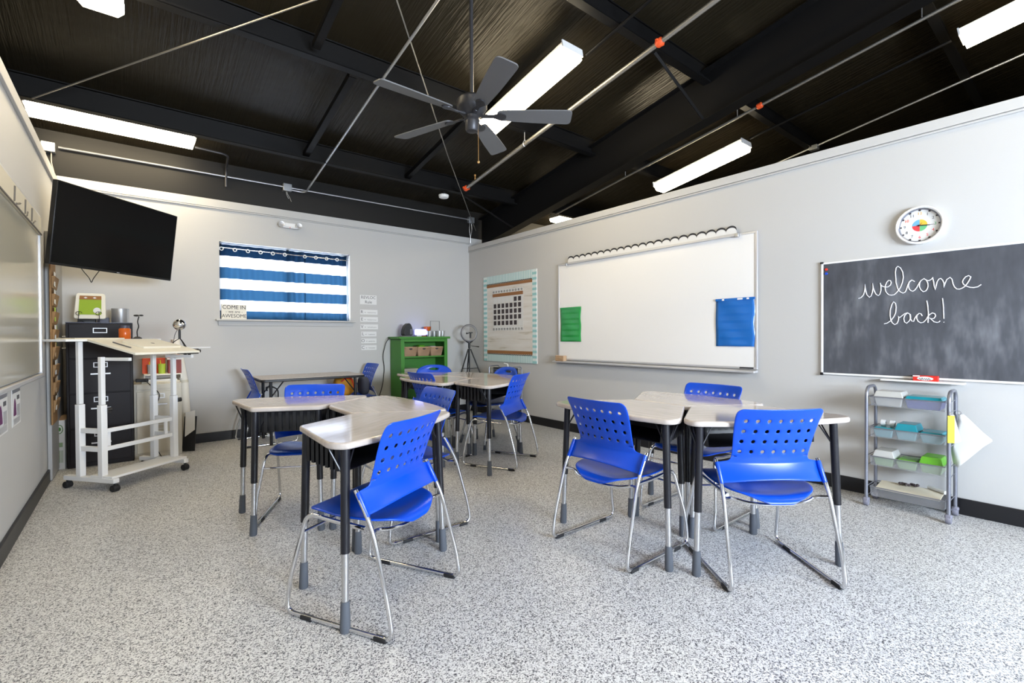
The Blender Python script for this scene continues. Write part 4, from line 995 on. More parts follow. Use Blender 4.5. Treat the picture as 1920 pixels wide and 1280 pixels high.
# on the dark cabinet: framed picture on a wire easel
t = thing('picture_frame', 'cream rounded frame with a green picture on a curly wire easel', 'picture frame', (-4.50, -0.33, TB), R(-6))
mt = Matrix.Translation((0, 0, 0.155)) @ Matrix.Rotation(R(-14), 4, 'X')
obj('frame', MB().prism(filpoly([(-0.115, -0.125), (0.115, -0.125), (0.105, 0.125), (-0.105, 0.125)], 0.025), -0.012, 0.012, mt @ cx), 'cream_plastic', t, bev=0.006, bseg=3)
obj('picture', MB().prism([(-0.082, -0.085), (0.082, -0.085), (0.078, 0.10), (-0.078, 0.10)], 0.0122, 0.0135, mt @ cx), 'picture_green_glow', t, smooth=False)
obj('brown_strip', MB().prism([(-0.080, 0.062), (0.080, 0.062), (0.078, 0.0995), (-0.078, 0.0995)], 0.0136, 0.0142, mt @ cx), 'brown_wood', t, smooth=False)
obj('white_patch', MB().prism([(0.05+0.028*math.cos(a*math.pi/8), -0.045+0.030*math.sin(a*math.pi/8)) for a in range(16)], 0.0136, 0.0142, mt @ cx), 'paper', t, smooth=False)
b = MB()
for dx in (-0.035, 0.03):
    b.prism([(dx-0.014, 0.08), (dx, 0.072), (dx+0.014, 0.08), (dx, 0.089)], 0.0143, 0.0148, mt @ cx)
obj('white_diamonds', b, 'paper', t, smooth=False)
b = MB()
for s in (-1, 1):
    pts = [(s*0.07 + 0.022*math.cos(a), -0.075, 0.085 + 0.018*math.sin(a)) for a in [math.pi*(1.6 - i*0.2)*1 for i in range(9)]]
    b.tube(pts, 0.0025, 6); b.tube(fil([(s*0.07, -0.07, 0.10), (s*0.075, -0.072, 0.03), (s*0.055, -0.07, 0.006), (s*0.085, -0.07, 0.004)], 0.02), 0.0028, 6)
    b.tube([(s*0.075, -0.068, 0.028), (s*0.05, 0.06, 0.003)], 0.0028, 6)
b.tube([(-0.072, -0.07, 0.03), (0.072, -0.07, 0.03)], 0.0028, 6)
obj('easel', b, 'black_plastic', t)
t = thing('metal_canister', 'shiny metal canister on the tall dark cabinet', 'canister', (-4.285, -0.27, TB))
obj('can', MB().lathe([(0, 0), (0.066, 0), (0.068, 0.004), (0.068, 0.135), (0.070, 0.142), (0.064, 0.142), (0.064, 0.01), (0, 0.01)], 32), 'aluminium', t)
tag(obj('storage_box', MB().box(-4.46, -4.37, -0.24, -0.10, TB, TB+0.055), 'cabinet_top', bev=0.003), 'small slate grey box behind the easel on the dark cabinet', 'box')
tag(obj('storage_box', MB().box(-4.60, -4.47, -0.22, -0.10, TB, TB+0.06), 'black_plastic', bev=0.003), 'small black box behind the easel on the dark cabinet', 'box')
# on the beige cabinet
t = thing('paper_tray', 'stack of papers and flat trays lying on the beige filing cabinet', 'tray', (-3.98, -0.26, TW))
obj('tray_base', MB().box(-0.15, 0.16, -0.15, 0.14, 0, 0.018), 'beige_tray', t, bev=0.003)
obj('paper_stack', MB().box(-0.13, 0.14, -0.13, 0.12, 0.0182, 0.034), 'paper', t, bev=0.001)
t = thing('desk_shelf', 'small cream riser shelf standing above the beige cabinet', 'shelf', (-3.97, -0.24, TW+0.0342))
obj('board', MB().box(-0.14, 0.17, -0.12, 0.14, 0.040, 0.052), 'cream_plastic', t, bev=0.002)
for x in (-0.135, 0.165): obj('side', MB().box(x-0.005, x+0.005, -0.12, 0.14, 0, 0.0398), 'cream_plastic', t)
SZ = TW+0.0342+0.052
t = thing('pencil_cup', 'grey lattice-patterned pencil cup on the small riser shelf', 'pencil cup', (-4.045, -0.29, SZ))
obj('cup', MB().lathe([(0, 0), (0.034, 0), (0.040, 0.095), (0.037, 0.095), (0.032, 0.004), (0, 0.004)], 20), 'lattice', t)
for k, (dx, dy, m) in enumerate(((-.012, 0, 'yellow'), (.01, .008, 'green_paint'), (0, -.012, 'paper'), (.016, -.006, 'brown_wood'))):
    obj('pencil', MB().tube([(dx*0.6, dy*0.6, 0.005), (dx*1.6, dy*1.6, 0.125+0.01*k)], 0.004, 6), m, t)
t = thing('pencil_cup', 'lime green lattice pencil cup on the small riser shelf', 'pencil cup', (-3.962, -0.28, SZ))
obj('cup', MB().lathe([(0, 0), (0.028, 0), (0.034, 0.10), (0.031, 0.10), (0.026, 0.004), (0, 0.004)], 20), 'lime', t)
for dx, m in ((-.008, 'yellow'), (.01, 'orange_red')): obj('pencil', MB().tube([(dx*0.6, 0, 0.005), (dx*1.6, 0.004, 0.14)], 0.004, 6), m, t)
tag(obj('storage_box', MB().box(-3.91, -3.80, -0.32, -0.14, SZ, SZ+0.14), 'dark_red', bev=0.002), 'dark red box standing on the right of the small riser shelf', 'box')
tag(obj('storage_box', MB().box(-3.92, -3.795, -0.33, -0.13, SZ+0.1402, SZ+0.158), 'paper', bev=0.002), 'thin white box lid lying on top of the dark red box', 'box')
tag(obj('storage_box', MB().box(-3.915, -3.80, -0.325, -0.135, SZ+0.1582, SZ+0.185), 'orange_red', bev=0.002), 'orange flat box on top of the dark red box', 'box')
tag(obj('storage_box', MB().box(-4.12, -3.93, -0.20, -0.11, SZ, SZ+0.155), 'orange_red', bev=0.002), 'orange box standing behind the pencil cups', 'box')
tag(obj('cord', MB().tube(fil([(-4.10, -0.47, 0.76), (-4.05, -0.49, 0.70), (-3.98, -0.50, 0.62), (-4.02, -0.50, 0.52), (-4.0, -0.50, 0.40), (-4.07, -0.52, 0.24), (-4.03, -0.55, 0.12), (-3.98, -0.60, 0.006)], 0.05), 0.004, 6), 'rubber'), 'black cord hanging down the front of the beige cabinet', 'cord')
t = thing('power_adapter', 'black power adapter on the front edge of the beige cabinet', 'adapter', (-4.12, -0.415, TW+0.0182))
obj('brick', MB().box(-0.055, 0.045, -0.02, 0.03, 0, 0.032), 'rubber', t, bev=0.006)
# things leaning behind the beige cabinet
t = thing('rolled_chart', 'tall cream paper roll leaning against the back wall by the beige cabinet', 'chart', (-3.765, -0.14, 0))
mt = Matrix.Rotation(R(4), 4, 'Y') @ Matrix.Rotation(R(0), 4, 'X')
prof = [(0.0, 0.0), (0.052, 0.0)]
obj('roll', MB().tube([(0.01, -0.02, 0.002), (0.008, 0.0, 0.35), (0.0, 0.03, 0.70), (-0.045, 0.07, 1.02), (-0.065, 0.085, 1.16)], [0.046, 0.045, 0.042, 0.040, 0.034], 14), 'warm_white', t)
obj('tie', MB().tube([(0.0, 0.029, 0.69), (-0.003, 0.032, 0.72)], 0.0435, 14), 'beige_tray', t)
t = thing('black_frame', 'black picture panel leaning on the floor beside the beige cabinet', 'picture frame', (-3.79, -0.38, 0), R(-30), rx=R(-9))
obj('panel', MB().box(-0.02, 0.10, -0.004, 0.004, 0.003, 0.36), 'black_plastic', t, bev=0.002)
obj('white_sheet', MB().prism([(0.0, 0.15), (0.09, 0.22), (0.08, 0.42), (-0.01, 0.40)], 0.0045, 0.006, cx), 'paper', t, smooth=False)

# ------------------------------------------------------------------ mobile standing desk
ax = R(38.5); SDo = Vector((-4.222, -1.215, 0))
t = thing('standing_desk', 'white rolling standing desk with a tilted top in front of the cabinets', 'standing desk', SDo, ax)
# local x along the desk, local -y towards the user
hx = 0.30
for s in (-1, 1):
    obj('base_bar', MB().box(s*hx-0.022, s*hx+0.022, -0.25, 0.25, 0.065, 0.10), 'white_metal', t, bev=0.003)
    for y in (-0.235, 0.235):
        cs = obj('caster', MB().lathe([(0.0, -0.024), (0.022, -0.024), (0.026, -0.02), (0.026, 0.02), (0.022, 0.024), (0, 0.024)], 18, mtx=Matrix.Translation((s*hx, y, 0.026)) @ Matrix.Rotation(R(90), 4, 'Y')), 'rubber', t)
        obj('caster_fork', MB().tube([(s*hx, y, 0.03), (s*hx, y, 0.066)], 0.010, 8), 'black_plastic', cs)
    for y, ztop in ((-0.12, 1.03), (0.10, 1.148)):
        p = obj('lower_post', MB().box(s*hx-0.022, s*hx+0.022, y-0.022, y+0.022, 0.1002, 0.66), 'white_metal', t, bev=0.003)
        obj('upper_post', MB().box(s*hx-0.016, s*hx+0.016, y-0.016, y+0.016, 0.662, ztop), 'white_metal', t, bev=0.003)
        if y < 0: obj('knob', MB().tube([(s*hx+0.02, y-0.022, 0.62), (s*hx+0.045, y-0.03, 0.62)], 0.019, 8), 'black_plastic', p)
    for z in (0.30, 0.44): obj('side_rung', MB().box(s*hx-0.015, s*hx+0.015, -0.098, 0.078, z, z+0.035), 'white_metal', t)
b = MB()
for z in (0.30, 0.44): b.box(-hx+0.022, hx-0.022, -0.128, -0.108, z, z+0.032)
obj('cross_rail', b, 'white_metal', t, bev=0.003)
b = MB()
for x in (-0.24, 0.24): b.box(x-0.012, x+0.012, -0.105, -0.09, 0.332, 0.44)
obj('rail_spacer', b, 'white_metal', t)
obj('bottom_shelf', MB().box(-hx-0.02, hx+0.02, -0.235, -0.02, 0.1002, 0.118), 'white_plastic', t, bev=0.003)
obj('rear_top', MB().box(-0.42, 0.34, 0.055, 0.34, 1.150, 1.168), 'white_plastic', t, bev=0.003)
def tilt(y): return 1.150 + (y-0.05)*0.225
b = MB(); b.hexa([(-0.28, -0.42, tilt(-.42)), (0.29, -0.42, tilt(-.42)), (0.29, 0.045, tilt(.045)), (-0.28, 0.045, tilt(.045)), (-0.28, -0.42, tilt(-.42)+.018), (0.29, -0.42, tilt(-.42)+.018), (0.29, 0.045, tilt(.045)+.018), (-0.28, 0.045, tilt(.045)+.018)])
obj('tilting_top', b, 'cream_plastic', t, bev=0.003)
obj('side_shelf', MB().box(0.36, 0.60, -0.22, 0.02, 1.078, 1.090), 'white_plastic', t, bev=0.002)
b = MB(); b.box(0.295, 0.42, -0.27, -0.17, 1.03, 1.076); b.box(0.30, 0.44, -0.26, -0.24, 1.045, 1.07); b.tube([(0.33, -0.22, 1.035), (0.33, -0.22, 1.0)], 0.012, 8); b.tube([(0.37, -0.22, 1.035), (0.37, -0.22, 1.0)], 0.012, 8); b.tube([(0.39, -0.24, 1.055), (0.44, -0.27, 1.055)], 0.014, 8)
obj('clamp', b, 'black_plastic', t)
for s in (-1, 1): obj('hinge_arm', MB().box(s*0.27-0.012, s*0.27+0.012, -0.36, -0.08, 1.0, 1.025), 'white_metal', t, bev=0.002)
def sd(x, y, z):
    return (SDo.x + x*math.cos(ax) - y*math.sin(ax), SDo.y + x*math.sin(ax) + y*math.cos(ax), z)
lp = thing('laptop', 'closed cream laptop lying on the tilted desk top', 'laptop', sd(0.05, -0.19, tilt(-.19)+.0185), ax, rx=0); lp.rotation_euler = (math.atan(0.225), 0, ax)
obj('lid', MB().prism(filpoly([(-0.165, -0.115), (0.165, -0.115), (0.165, 0.115), (-0.165, 0.115)], 0.012), 0.0102, 0.017), 'cream_plastic', lp, bev=0.002)
obj('base', MB().prism(filpoly([(-0.165, -0.115), (0.165, -0.115), (0.165, 0.115), (-0.165, 0.115)], 0.012), 0.0, 0.0098), 'cream_plastic', lp, bev=0.002)
obj('round_emblem', MB().prism([(0.014*math.cos(a*math.pi/8), 0.014*math.sin(a*math.pi/8)) for a in range(16)], 0.0171, 0.0176), 'grey_ink', lp)
tag(obj('pen', MB().tube([sd(-0.20, -0.28, tilt(-.28)+.024), sd(-0.19, -0.09, tilt(-.09)+.024)], 0.0045, 8), 'grey_ink'), 'dark pen lying left of the laptop on the tilted top', 'pen')
RT = 1.168
t = thing('clipboard', 'thin flat tray lying on the left of the rear desk top', 'tray', sd(-0.14, 0.20, RT), ax)
obj('plate', MB().box(-0.19, 0.19, -0.10, 0.10, 0, 0.010), 'beige_tray', t, bev=0.003)
t = thing('plastic_jar', 'orange-amber jar with dark lid on the rear desk top', 'jar', sd(0.105, 0.17, RT+0.0))
obj('jar_body', MB().lathe([(0, 0), (0.038, 0), (0.042, 0.006), (0.042, 0.082), (0.036, 0.092), (0, 0.092)], 24), 'amber', t)
obj('lid', MB().lathe([(0, 0.0922), (0.034, 0.0922), (0.032, 0.116), (0, 0.116)], 24), 'cabinet_top', t)
t = thing('gooseneck_light', 'black flexible gooseneck clip on a domed base on the rear top', 'lamp', sd(0.24, 0.20, RT))
obj('base', MB().lathe([(0, 0), (0.034, 0), (0.032, 0.008), (0.016, 0.02), (0, 0.022)], 20), 'black_plastic', t)
obj('gooseneck', MB().tube(fil([(0, 0, 0.02), (-0.004, 0, 0.07), (0.012, 0, 0.11), (0.0, 0, 0.15), (0.012, 0, 0.20)], 0.04), 0.0045, 8), 'black_plastic', t)
obj('clip_head', MB().ball((-0.006, 0, 0.208), 0.015, 1.4, 1, 0.6).ball((0.028, 0, 0.210), 0.013, 1.3, 1, 0.6), 'black_plastic', t)
t = thing('ball_microphone', 'chrome ball microphone on a little tripod at the right desk end', 'microphone', sd(0.385, -0.10, 1.0902))
obj('ball', MB().ball((0, 0, 0.205), 0.052, seg=24, ring=14), 'chrome', t)
obj('stem', MB().tube([(0, 0, 0.16), (0, 0, 0.075)], 0.010, 10), 'black_plastic', t)
for k in range(3):
    a = R(-60+120*k); obj('leg', MB().tube([(0, 0, 0.08), (0.03*math.cos(a), 0.03*math.sin(a), 0.06), (0.085*math.cos(a), 0.085*math.sin(a), 0.004)], 0.004, 6), 'black_plastic', t)
obj('cable', MB().tube(fil([(-0.01, 0, 0.17), (-0.035, 0.01, 0.12), (-0.05, 0.015, 0.01)], 0.05), 0.0025, 6), 'black_plastic', t)

# ------------------------------------------------------------------ green bookcase
t = thing('bookcase', 'green painted wooden bookcase against the back wall', 'bookcase', (-0.985, -0.335, 0))
Hs = 1.165; w2 = 0.365
obj('side', MB().box(-w2, -w2+0.022, 0, 0.315, 0, Hs-0.02), 'green_paint', t, bev=0.002)
obj('side', MB().box(w2-0.022, w2, 0, 0.315, 0, Hs-0.02), 'green_paint', t, bev=0.002)
obj('face_stile', MB().box(-w2, -w2+0.05, -0.02, -0.0002, 0, Hs-0.02), 'green_paint', t, bev=0.002)
obj('face_stile', MB().box(w2-0.05, w2, -0.02, -0.0002, 0, Hs-0.02), 'green_paint', t, bev=0.002)
obj('back_panel', MB().box(-w2+0.022, w2-0.022, 0.298, 0.312, 0.02, Hs-0.02), 'green_paint', t)
obj('top', MB().box(-w2-0.035, w2+0.035, -0.045, 0.32, Hs-0.0198, Hs+0.012), 'green_paint', t, bev=0.005)
obj('cornice', MB().box(-w2+0.05, w2-0.05, -0.02, -0.0002, Hs-0.06, Hs-0.02), 'green_paint', t, bev=0.003)
for z in (0.885, 0.57, 0.28, 0.05): obj('shelf', MB().box(-w2+0.0222, w2-0.0222, 0.0, 0.297, z, z+0.018), 'green_paint', t, bev=0.001)
BT = Hs+0.012
def bc(x, y): return (-0.985+x, -0.335+y)
GB = 'wicker baskets in the bookcase'
def basket(x, label, stuff):
    X, Y = bc(x, 0.12); t = thing('wicker_basket', label, 'basket', (X, Y, 0.903), 0, GB)
    a, h = 0.080, 0.125; A_ = 0.100
    outer = [(-a, -0.09), (a, -0.09), (a, 0.09), (-a, 0.09)]; up = [(-A_, -0.115), (A_, -0.115), (A_, 0.115), (-A_, 0.115)]
    obj('weave', MB().add([(x_, y_, 0) for x_, y_ in outer] + [(x_, y_, h) for x_, y_ in up], [(3, 2, 1, 0), (0, 1, 5, 4), (1, 2, 6, 5), (2, 3, 7, 6), (3, 0, 4, 7)]), 'wicker', t, solid=0.006)
    obj('rim', MB().tube([(x_, y_, h) for x_, y_ in filpoly(up, 0.02, 3)], 0.005, 6, closed=True), 'light_wood', t)
    obj('hand_hole', MB().ball((0, -0.112, h-0.022), 0.02, 1.3, 0.25, 0.6), 'card_dark', t)
    for nm, m, (cx0, cy0, cz0), (sx, sy, sz) in stuff: obj(nm, MB().box(cx0-sx, cx0+sx, cy0-sy, cy0+sy, cz0-sz, cz0+sz), m, t, bev=min(sx, sy, sz)*0.5, bseg=3)
basket(-0.205, 'left wicker basket in the green bookcase, holding teal and tan items', [('contents', 'teal_plastic', (-.04, 0, .10), (.03, .05, .025)), ('contents', 'tan_cloth', (.04, -.02, .105), (.028, .04, .028))])
basket(-0.0, 'middle wicker basket in the green bookcase, with a bright green lining', [('contents', 'green_plastic', (-.0, 0, .11), (.05, .06, .045))])
basket(0.205, 'right wicker basket in the green bookcase, with white packets', [('contents', 'clear_plastic', (-.02, 0, .105), (.05, .05, .035))])
X, Y = bc(-0.21, 0.13)
for k, (m, lb, dz, h_) in enumerate((('brown_wood', 'brown box at the bottom of the stack in the green bookcase', 0.0, 0.04), ('paper', 'pale grey paper tray in the middle of the bookcase stack', 0.0402, 0.06), ('clear_plastic', 'pale box on top of the stack in the green bookcase', 0.1004, 0.045))):
    tag(obj('storage_box', MB().box(X-0.125+0.008*k, X+0.14-0.012*k, Y-0.12, Y+0.12, 0.588+dz, 0.588+dz+h_), m, bev=0.004), lb, 'box', 'boxes stacked in the bookcase')
# on top of the bookcase
X, Y = bc(-0.21, 0.10); t = thing('coffee_maker', 'rounded black machine on top of the green bookcase', 'coffee maker', (X, Y, BT))
obj('base_plate', MB().lathe([(0, 0), (0.095, 0), (0.092, 0.012), (0, 0.012)], 24, mtx=Matrix.Diagonal((1.2, 0.9, 1, 1))), 'smoked_plastic', t)
sec = filpoly([(-0.075, 0.0121), (0.06, 0.0121), (0.06, 0.10), (0.03, 0.175), (0.0, 0.19), (-0.05, 0.15), (-0.075, 0.08)], 0.03)
obj('body', MB().prism(sec, -0.055, 0.055, Matrix(((1,0,0,0),(0,0,1,0),(0,1,0,0),(0,0,0,1)))), 'black_plastic', t, bev=0.01, bseg=3)
obj('front_panel', MB().box(0.012, 0.050, -0.062, -0.0552, 0.03, 0.105), 'smoked_plastic', t, bev=0.003)
X, Y = bc(-0.08, 0.02); tag(obj('small_dish', MB().box(X-0.038, X+0.038, Y-0.025, Y+0.025, BT, BT+0.022), 'paper', bev=0.006, bseg=3), 'small white flat case in front on the bookcase top', 'case')
X, Y = bc(0.01, 0.13); t = thing('aroma_diffuser', 'glowing violet-white diffuser lamp on the green bookcase', 'diffuser', (X, Y, BT))
obj('wood_base', MB().prism(filpoly([(-.085, -.045), (.085, -.045), (.085, .045), (-.085, .045)], 0.035), 0, 0.020), 'brown_wood', t, bev=0.004)
obj('glowing_shell', MB().prism(filpoly([(-.085, -.045), (.085, -.045), (.085, .045), (-.085, .045)], 0.035), 0.0202, 0.105), 'diffuser_glow', t, bev=0.02, bseg=4)
GP = 'small metal pails on the bookcase'
def pail(x, y, r, h_, label):
    X, Y = bc(x, y); t = thing('metal_pail', label, 'pail', (X, Y, BT), 0, GP)
    obj('pail_body', MB().lathe([(0, 0), (r*0.74, 0), (r, h_), (r*1.05, h_), (r*0.95, h_-0.002), (r*0.70, 0.003), (0, 0.003)], 24), 'aluminium', t)
    return t
pail(0.125, 0.08, 0.046, 0.082, 'metal pail nearest the glowing diffuser, leftmost of the row')
pail(0.215, 0.11, 0.042, 0.080, 'darker metal pail second from the diffuser')
pail(0.262, 0.04, 0.040, 0.082, 'metal pail in front of the wire handle')
t = pail(0.345, 0.10, 0.046, 0.084, 'metal pail at the right end of the bookcase top')
X, Y = bc(0.165, 0.21); t = thing('candle_jar', 'orange jar standing behind the pails on the bookcase', 'jar', (X, Y, BT))
obj('stand', MB().box(-0.05, 0.05, -0.03, 0.03, 0, 0.075), 'card_dark', t, bev=0.003)
obj('jar_body', MB().lathe([(0, 0.0752), (0.035, 0.0752), (0.052, 0.10), (0.055, 0.145), (0.05, 0.145), (0, 0.12)], 20), 'amber', t)
X, Y = bc(0.262, 0.16); t = thing('wire_carrier', 'tall rectangular black wire frame behind the pails', 'wire frame', (X, Y, BT))
obj('wire_loop', MB().tube([(-0.075, 0, 0.003), (-0.075, 0, 0.225), (0.075, 0, 0.225), (0.075, 0, 0.003)], 0.0035, 6), 'rubber', t)
obj('wire_foot', MB().tube([(-0.075, -0.03, 0.003), (-0.075, 0.03, 0.003)], 0.003, 6).tube([(0.075, -0.03, 0.003), (0.075, 0.03, 0.003)], 0.003, 6), 'rubber', t)
tag(obj('cord', MB().tube(fil([(-1.40, -0.10, 1.165), (-1.43, -0.05, 1.10), (-1.47, -0.02, 0.90), (-1.44, -0.02, 0.75), (-1.47, -0.02, 0.50), (-1.54, -0.02, 0.30), (-1.60, -0.03, 0.12)], 0.08), 0.005, 6), 'rubber'), 'grey cord hanging down the wall left of the green bookcase', 'cord')

# ------------------------------------------------------------------ ring light on tripod
t = thing('ring_light', 'ring light on a black tripod in the far corner', 'ring light', (-0.225, -0.33, 0), R(-12))
ring = [(0.115*math.cos(a*math.pi/20), 0, 1.225+0.115*math.sin(a*math.pi/20)) for a in range(40)]
obj('ring', MB().tube(ring, 0.011, 10, closed=True), 'ring_grey', t)
ring2 = [(0.128*math.cos(a*math.pi/20), 0.008, 1.225+0.128*math.sin(a*math.pi/20)) for a in range(40)]
obj('ring_housing', MB().tube(ring2, 0.008, 8, closed=True), 'smoked_plastic', t)
obj('phone_holder', MB().box(-0.015, 0.045, -0.03, -0.01, 1.225, 1.24).box(0.005, 0.022, -0.03, 0.0, 1.15, 1.225).ball((-0.045, -0.02, 1.222), 0.014).box(-0.045, -0.015, -0.025, -0.015, 1.215, 1.228), 'black_plastic', t)
obj('yoke', MB().tube(fil([(-0.055, 0, 1.105), (0, 0, 1.07), (0.055, 0, 1.105)], 0.03), 0.009, 8).tube([(0, 0, 1.08), (0, 0, 1.0)], 0.018, 10), 'black_plastic', t)
obj('pan_handle', MB().tube([(0.02, -0.01, 1.035), (0.09, -0.03, 1.025), (0.14, -0.045, 1.018)], [0.004, 0.005, 0.010], 8), 'black_plastic', t)
obj('centre_column', MB().tube([(0, 0, 0.35), (0, 0, 1.0)], 0.011, 10), 'black_plastic', t)
for k in range(3):
    a = R(200 + 120*k); c_, s_ = math.cos(a), math.sin(a)
    lg = obj('leg', MB().tube([(0.02*c_, 0.02*s_, 0.985), (0.20*c_, 0.20*s_, 0.55), (0.30*c_, 0.30*s_ if s_ < 0 else 0.26*s_, 0.0)], [0.011, 0.009, 0.007], 8), 'black_plastic', t)
    obj('spreader', MB().tube([(0, 0, 0.69), (0.145*c_, 0.145*s_, 0.70)], 0.005, 6), 'black_plastic', t)

# small wire cart under the calendar
t = thing('wire_cart', 'low wire rack holding folders below the calendar poster', 'wire rack', (-0.15, -1.12, 0), RW)
for x in (-0.22, 0.28):
    b = MB(); b.tube(fil([(x, -0.12, 0.02), (x, -0.12, 0.76), (x, 0.06, 0.76), (x, 0.06, 0.02)], 0.04), 0.007, 8)
    obj('end_frame', b, 'trolley_tube', t)
for z in (0.16, 0.42, 0.66):
    b = MB()
    for zz_ in (z, z+0.06): b.tube([(-0.22, -0.12, zz_), (0.28, -0.12, zz_)], 0.004, 6); b.tube([(-0.22, 0.06, zz_), (0.28, 0.06, zz_)], 0.004, 6)
    for k in range(20): b.tube([(-0.22+k*0.026, -0.12, z), (-0.22+k*0.026, -0.12, z+0.06)], 0.002, 4)
    b.box(-0.22, 0.28, -0.12, 0.06, z-0.003, z)
    obj('wire_shelf', b, 'trolley_tube', t)
tag(obj('folder_box', MB().box(-0.245, -0.12, -1.36, -0.96, 0.661, 0.74), 'rubber', bev=0.004), 'black folder bin on the top shelf of the low wire rack', 'bin')
tag(obj('storage_box', MB().box(-0.25, -0.12, -1.36, -0.96, 0.4212, 0.56), 'beige_tray', bev=0.006), 'beige box on the middle shelf of the low wire rack', 'box')
tag(obj('loose_pad', MB().tube(fil([(-0.20, -1.24, 0.741), (-0.20, -1.24, 0.79), (-0.20, -1.16, 0.80)], 0.04), 0.010, 8), 'paper'), 'curled white paper standing in the black folder bin', 'paper')

# ------------------------------------------------------------------ rolling wire cart on the right
yL, yR, xF, xB = -5.305, -5.725, -0.278, -0.065
t = thing('rolling_cart', 'four-tier grey rolling cart with mesh trays against the right wall', 'rolling cart', (0, 0, 0))
for y in (yL, yR):
    fr = obj('end_frame', MB().tube(fil([(xF, y, 0.055), (xF, y, 0.812), (xB, y, 0.812), (xB, y, 0.055)], 0.07, 6), 0.0105, 10), 'trolley_tube', t)
    for z in (0.077, 0.287, 0.480, 0.692):
        for dz in (0.055, -0.01): obj('side_wire', MB().tube([(xF, y, z+dz), (xB, y, z+dz)], 0.003, 6), 'trolley_tube', fr)
    for x in (xF, xB):
        cs = obj('caster', MB().lathe([(0, -0.014), (0.022, -0.014), (0.025, -0.008), (0.025, 0.008), (0.022, 0.014), (0, 0.014)], 16, mtx=Matrix.Translation((x, y, 0.0255)) @ Matrix.Rotation(R(90), 4, 'X')), 'caster_grey', t)
        obj('caster_hood', MB().box(x-0.02, x+0.02, y-0.018, y+0.018, 0.032, 0.058), 'caster_grey', cs, bev=0.008)
TR = (0.072, 0.282, 0.475, 0.687)
for z in TR:
    a0, a1, c0, c1 = xF+0.014, xB-0.014, yR+0.022, yL-0.022
    tr = obj('mesh_tray', MB().add([(a0, c0, z), (a1, c0, z), (a1, c1, z), (a0, c1, z), (a0-0.006, c0-0.004, z+0.062), (a1+0.006, c0-0.004, z+0.062), (a1+0.006, c1+0.004, z+0.062), (a0-0.006, c1+0.004, z+0.062)], [(0, 1, 2, 3), (0, 1, 5, 4), (1, 2, 6, 5), (2, 3, 7, 6), (3, 0, 4, 7)]), 'mesh_grey', t, smooth=False)
    obj('tray_rim', MB().tube([(a0-0.006, c0-0.004, z+0.062), (a1+0.006, c0-0.004, z+0.062), (a1+0.006, c1+0.004, z+0.062), (a0-0.006, c1+0.004, z+0.062)], 0.0035, 6, closed=True), 'trolley_tube', tr)
def tub(y0_, y1_, z, h_, m, lidm, label, x0=-0.255, x1=-0.09, lid=True, group='plastic boxes on the rolling cart', taper=0.012):
    X, Y = (x0+x1)/2, (y0_+y1_)/2; t = thing('plastic_box', label, 'plastic box', (X, Y, z+0.0006), 0, group)
    a, c = abs(x1-x0)/2, abs(y1_-y0_)/2
    obj('tub', MB().hexa([(-a+taper, -c+taper, 0), (a-taper, -c+taper, 0), (a-taper, c-taper, 0), (-a+taper, c-taper, 0), (-a, -c, h_), (a, -c, h_), (a, c, h_), (-a, c, h_)]), m, t, bev=0.006, bseg=3)
    if lid:
        obj('lid', MB().hexa([(-a-.003, -c-.003, h_+.0002), (a+.003, -c-.003, h_+.0002), (a+.003, c+.003, h_+.0002), (-a-.003, c+.003, h_+.0002), (-a+.01, -c+.01, h_+lid), (a-.01, -c+.01, h_+lid), (a-.01, c-.01, h_+lid), (-a+.01, c-.01, h_+lid)]), lidm, t, bev=0.004, bseg=3)
    return t
tub(-5.34, -5.495, TR[3], 0.062, 'clear_plastic', 'clear_plastic', 'clear lidded box on the top tier of the rolling cart, left half', lid=0.038)
tub(-5.505, -5.69, TR[3], 0.058, 'navy_plastic', 'teal_plastic', 'navy box with teal lid on the top tier of the rolling cart', lid=0.022)
tub(-5.335, -5.445, TR[2], 0.055, 'light_teal', 'teal_plastic', 'teal box under the white tape on the second tier, left', lid=0.012)
tub(-5.455, -5.57, TR[2], 0.060, 'light_teal', 'teal_plastic', 'tall teal-lidded box in the middle of the second tier', lid=0.045)
tub(-5.58, -5.695, TR[2], 0.055, 'light_teal', 'teal_plastic', 'teal-lidded box at the right of the second tier', lid=0.014)
tub(-5.335, -5.45, TR[1], 0.060, 'pale_green', 'clear_plastic', 'green box with clear lid at the left of the third tier', lid=0.042)
tub(-5.46, -5.57, TR[1], 0.052, 'pale_green', 'green_plastic', 'open pale green box in the middle of the third tier', lid=0.010)
tub(-5.58, -5.695, TR[1], 0.060, 'pale_green', 'green_plastic', 'bright green lidded box at the right of the third tier', lid=0.045)
for y, lb in ((-5.375, 'white tape roll lying left on the teal box'), (-5.425, 'white tape roll lying right on the teal box')):
    mt = Matrix.Translation((-0.17, y, TR[2]+0.0678+0.0218)) @ Matrix.Rotation(R(90), 4, 'X')
    tag(obj('tape_roll', MB().lathe([(0.009, -0.012), (0.021, -0.012), (0.021, 0.012), (0.009, 0.012), (0.009, -0.012)], 20, mtx=mt, caps=False), 'paper'), lb, 'tape', 'tape rolls on the cart')
tag(obj('cardboard_sheet', MB().hexa([(-0.255, -5.35, 0.121), (-0.255, -5.68, 0.121), (-0.10, -5.68, 0.1405), (-0.10, -5.35, 0.1405), (-0.255, -5.35, 0.1295), (-0.255, -5.68, 0.1295), (-0.10, -5.68, 0.149), (-0.10, -5.35, 0.149)]), 'beige_tray'), 'flat beige board lying across the bottom tier of the rolling cart', 'board')
b = MB(); rnd = random.Random(3)
for k in range(9): b.ball((-0.13+rnd.uniform(-.02, .02), -5.46-0.011*k, 0.157+rnd.uniform(0, .008)), 0.011, 1, 1, 0.8, 8, 6)
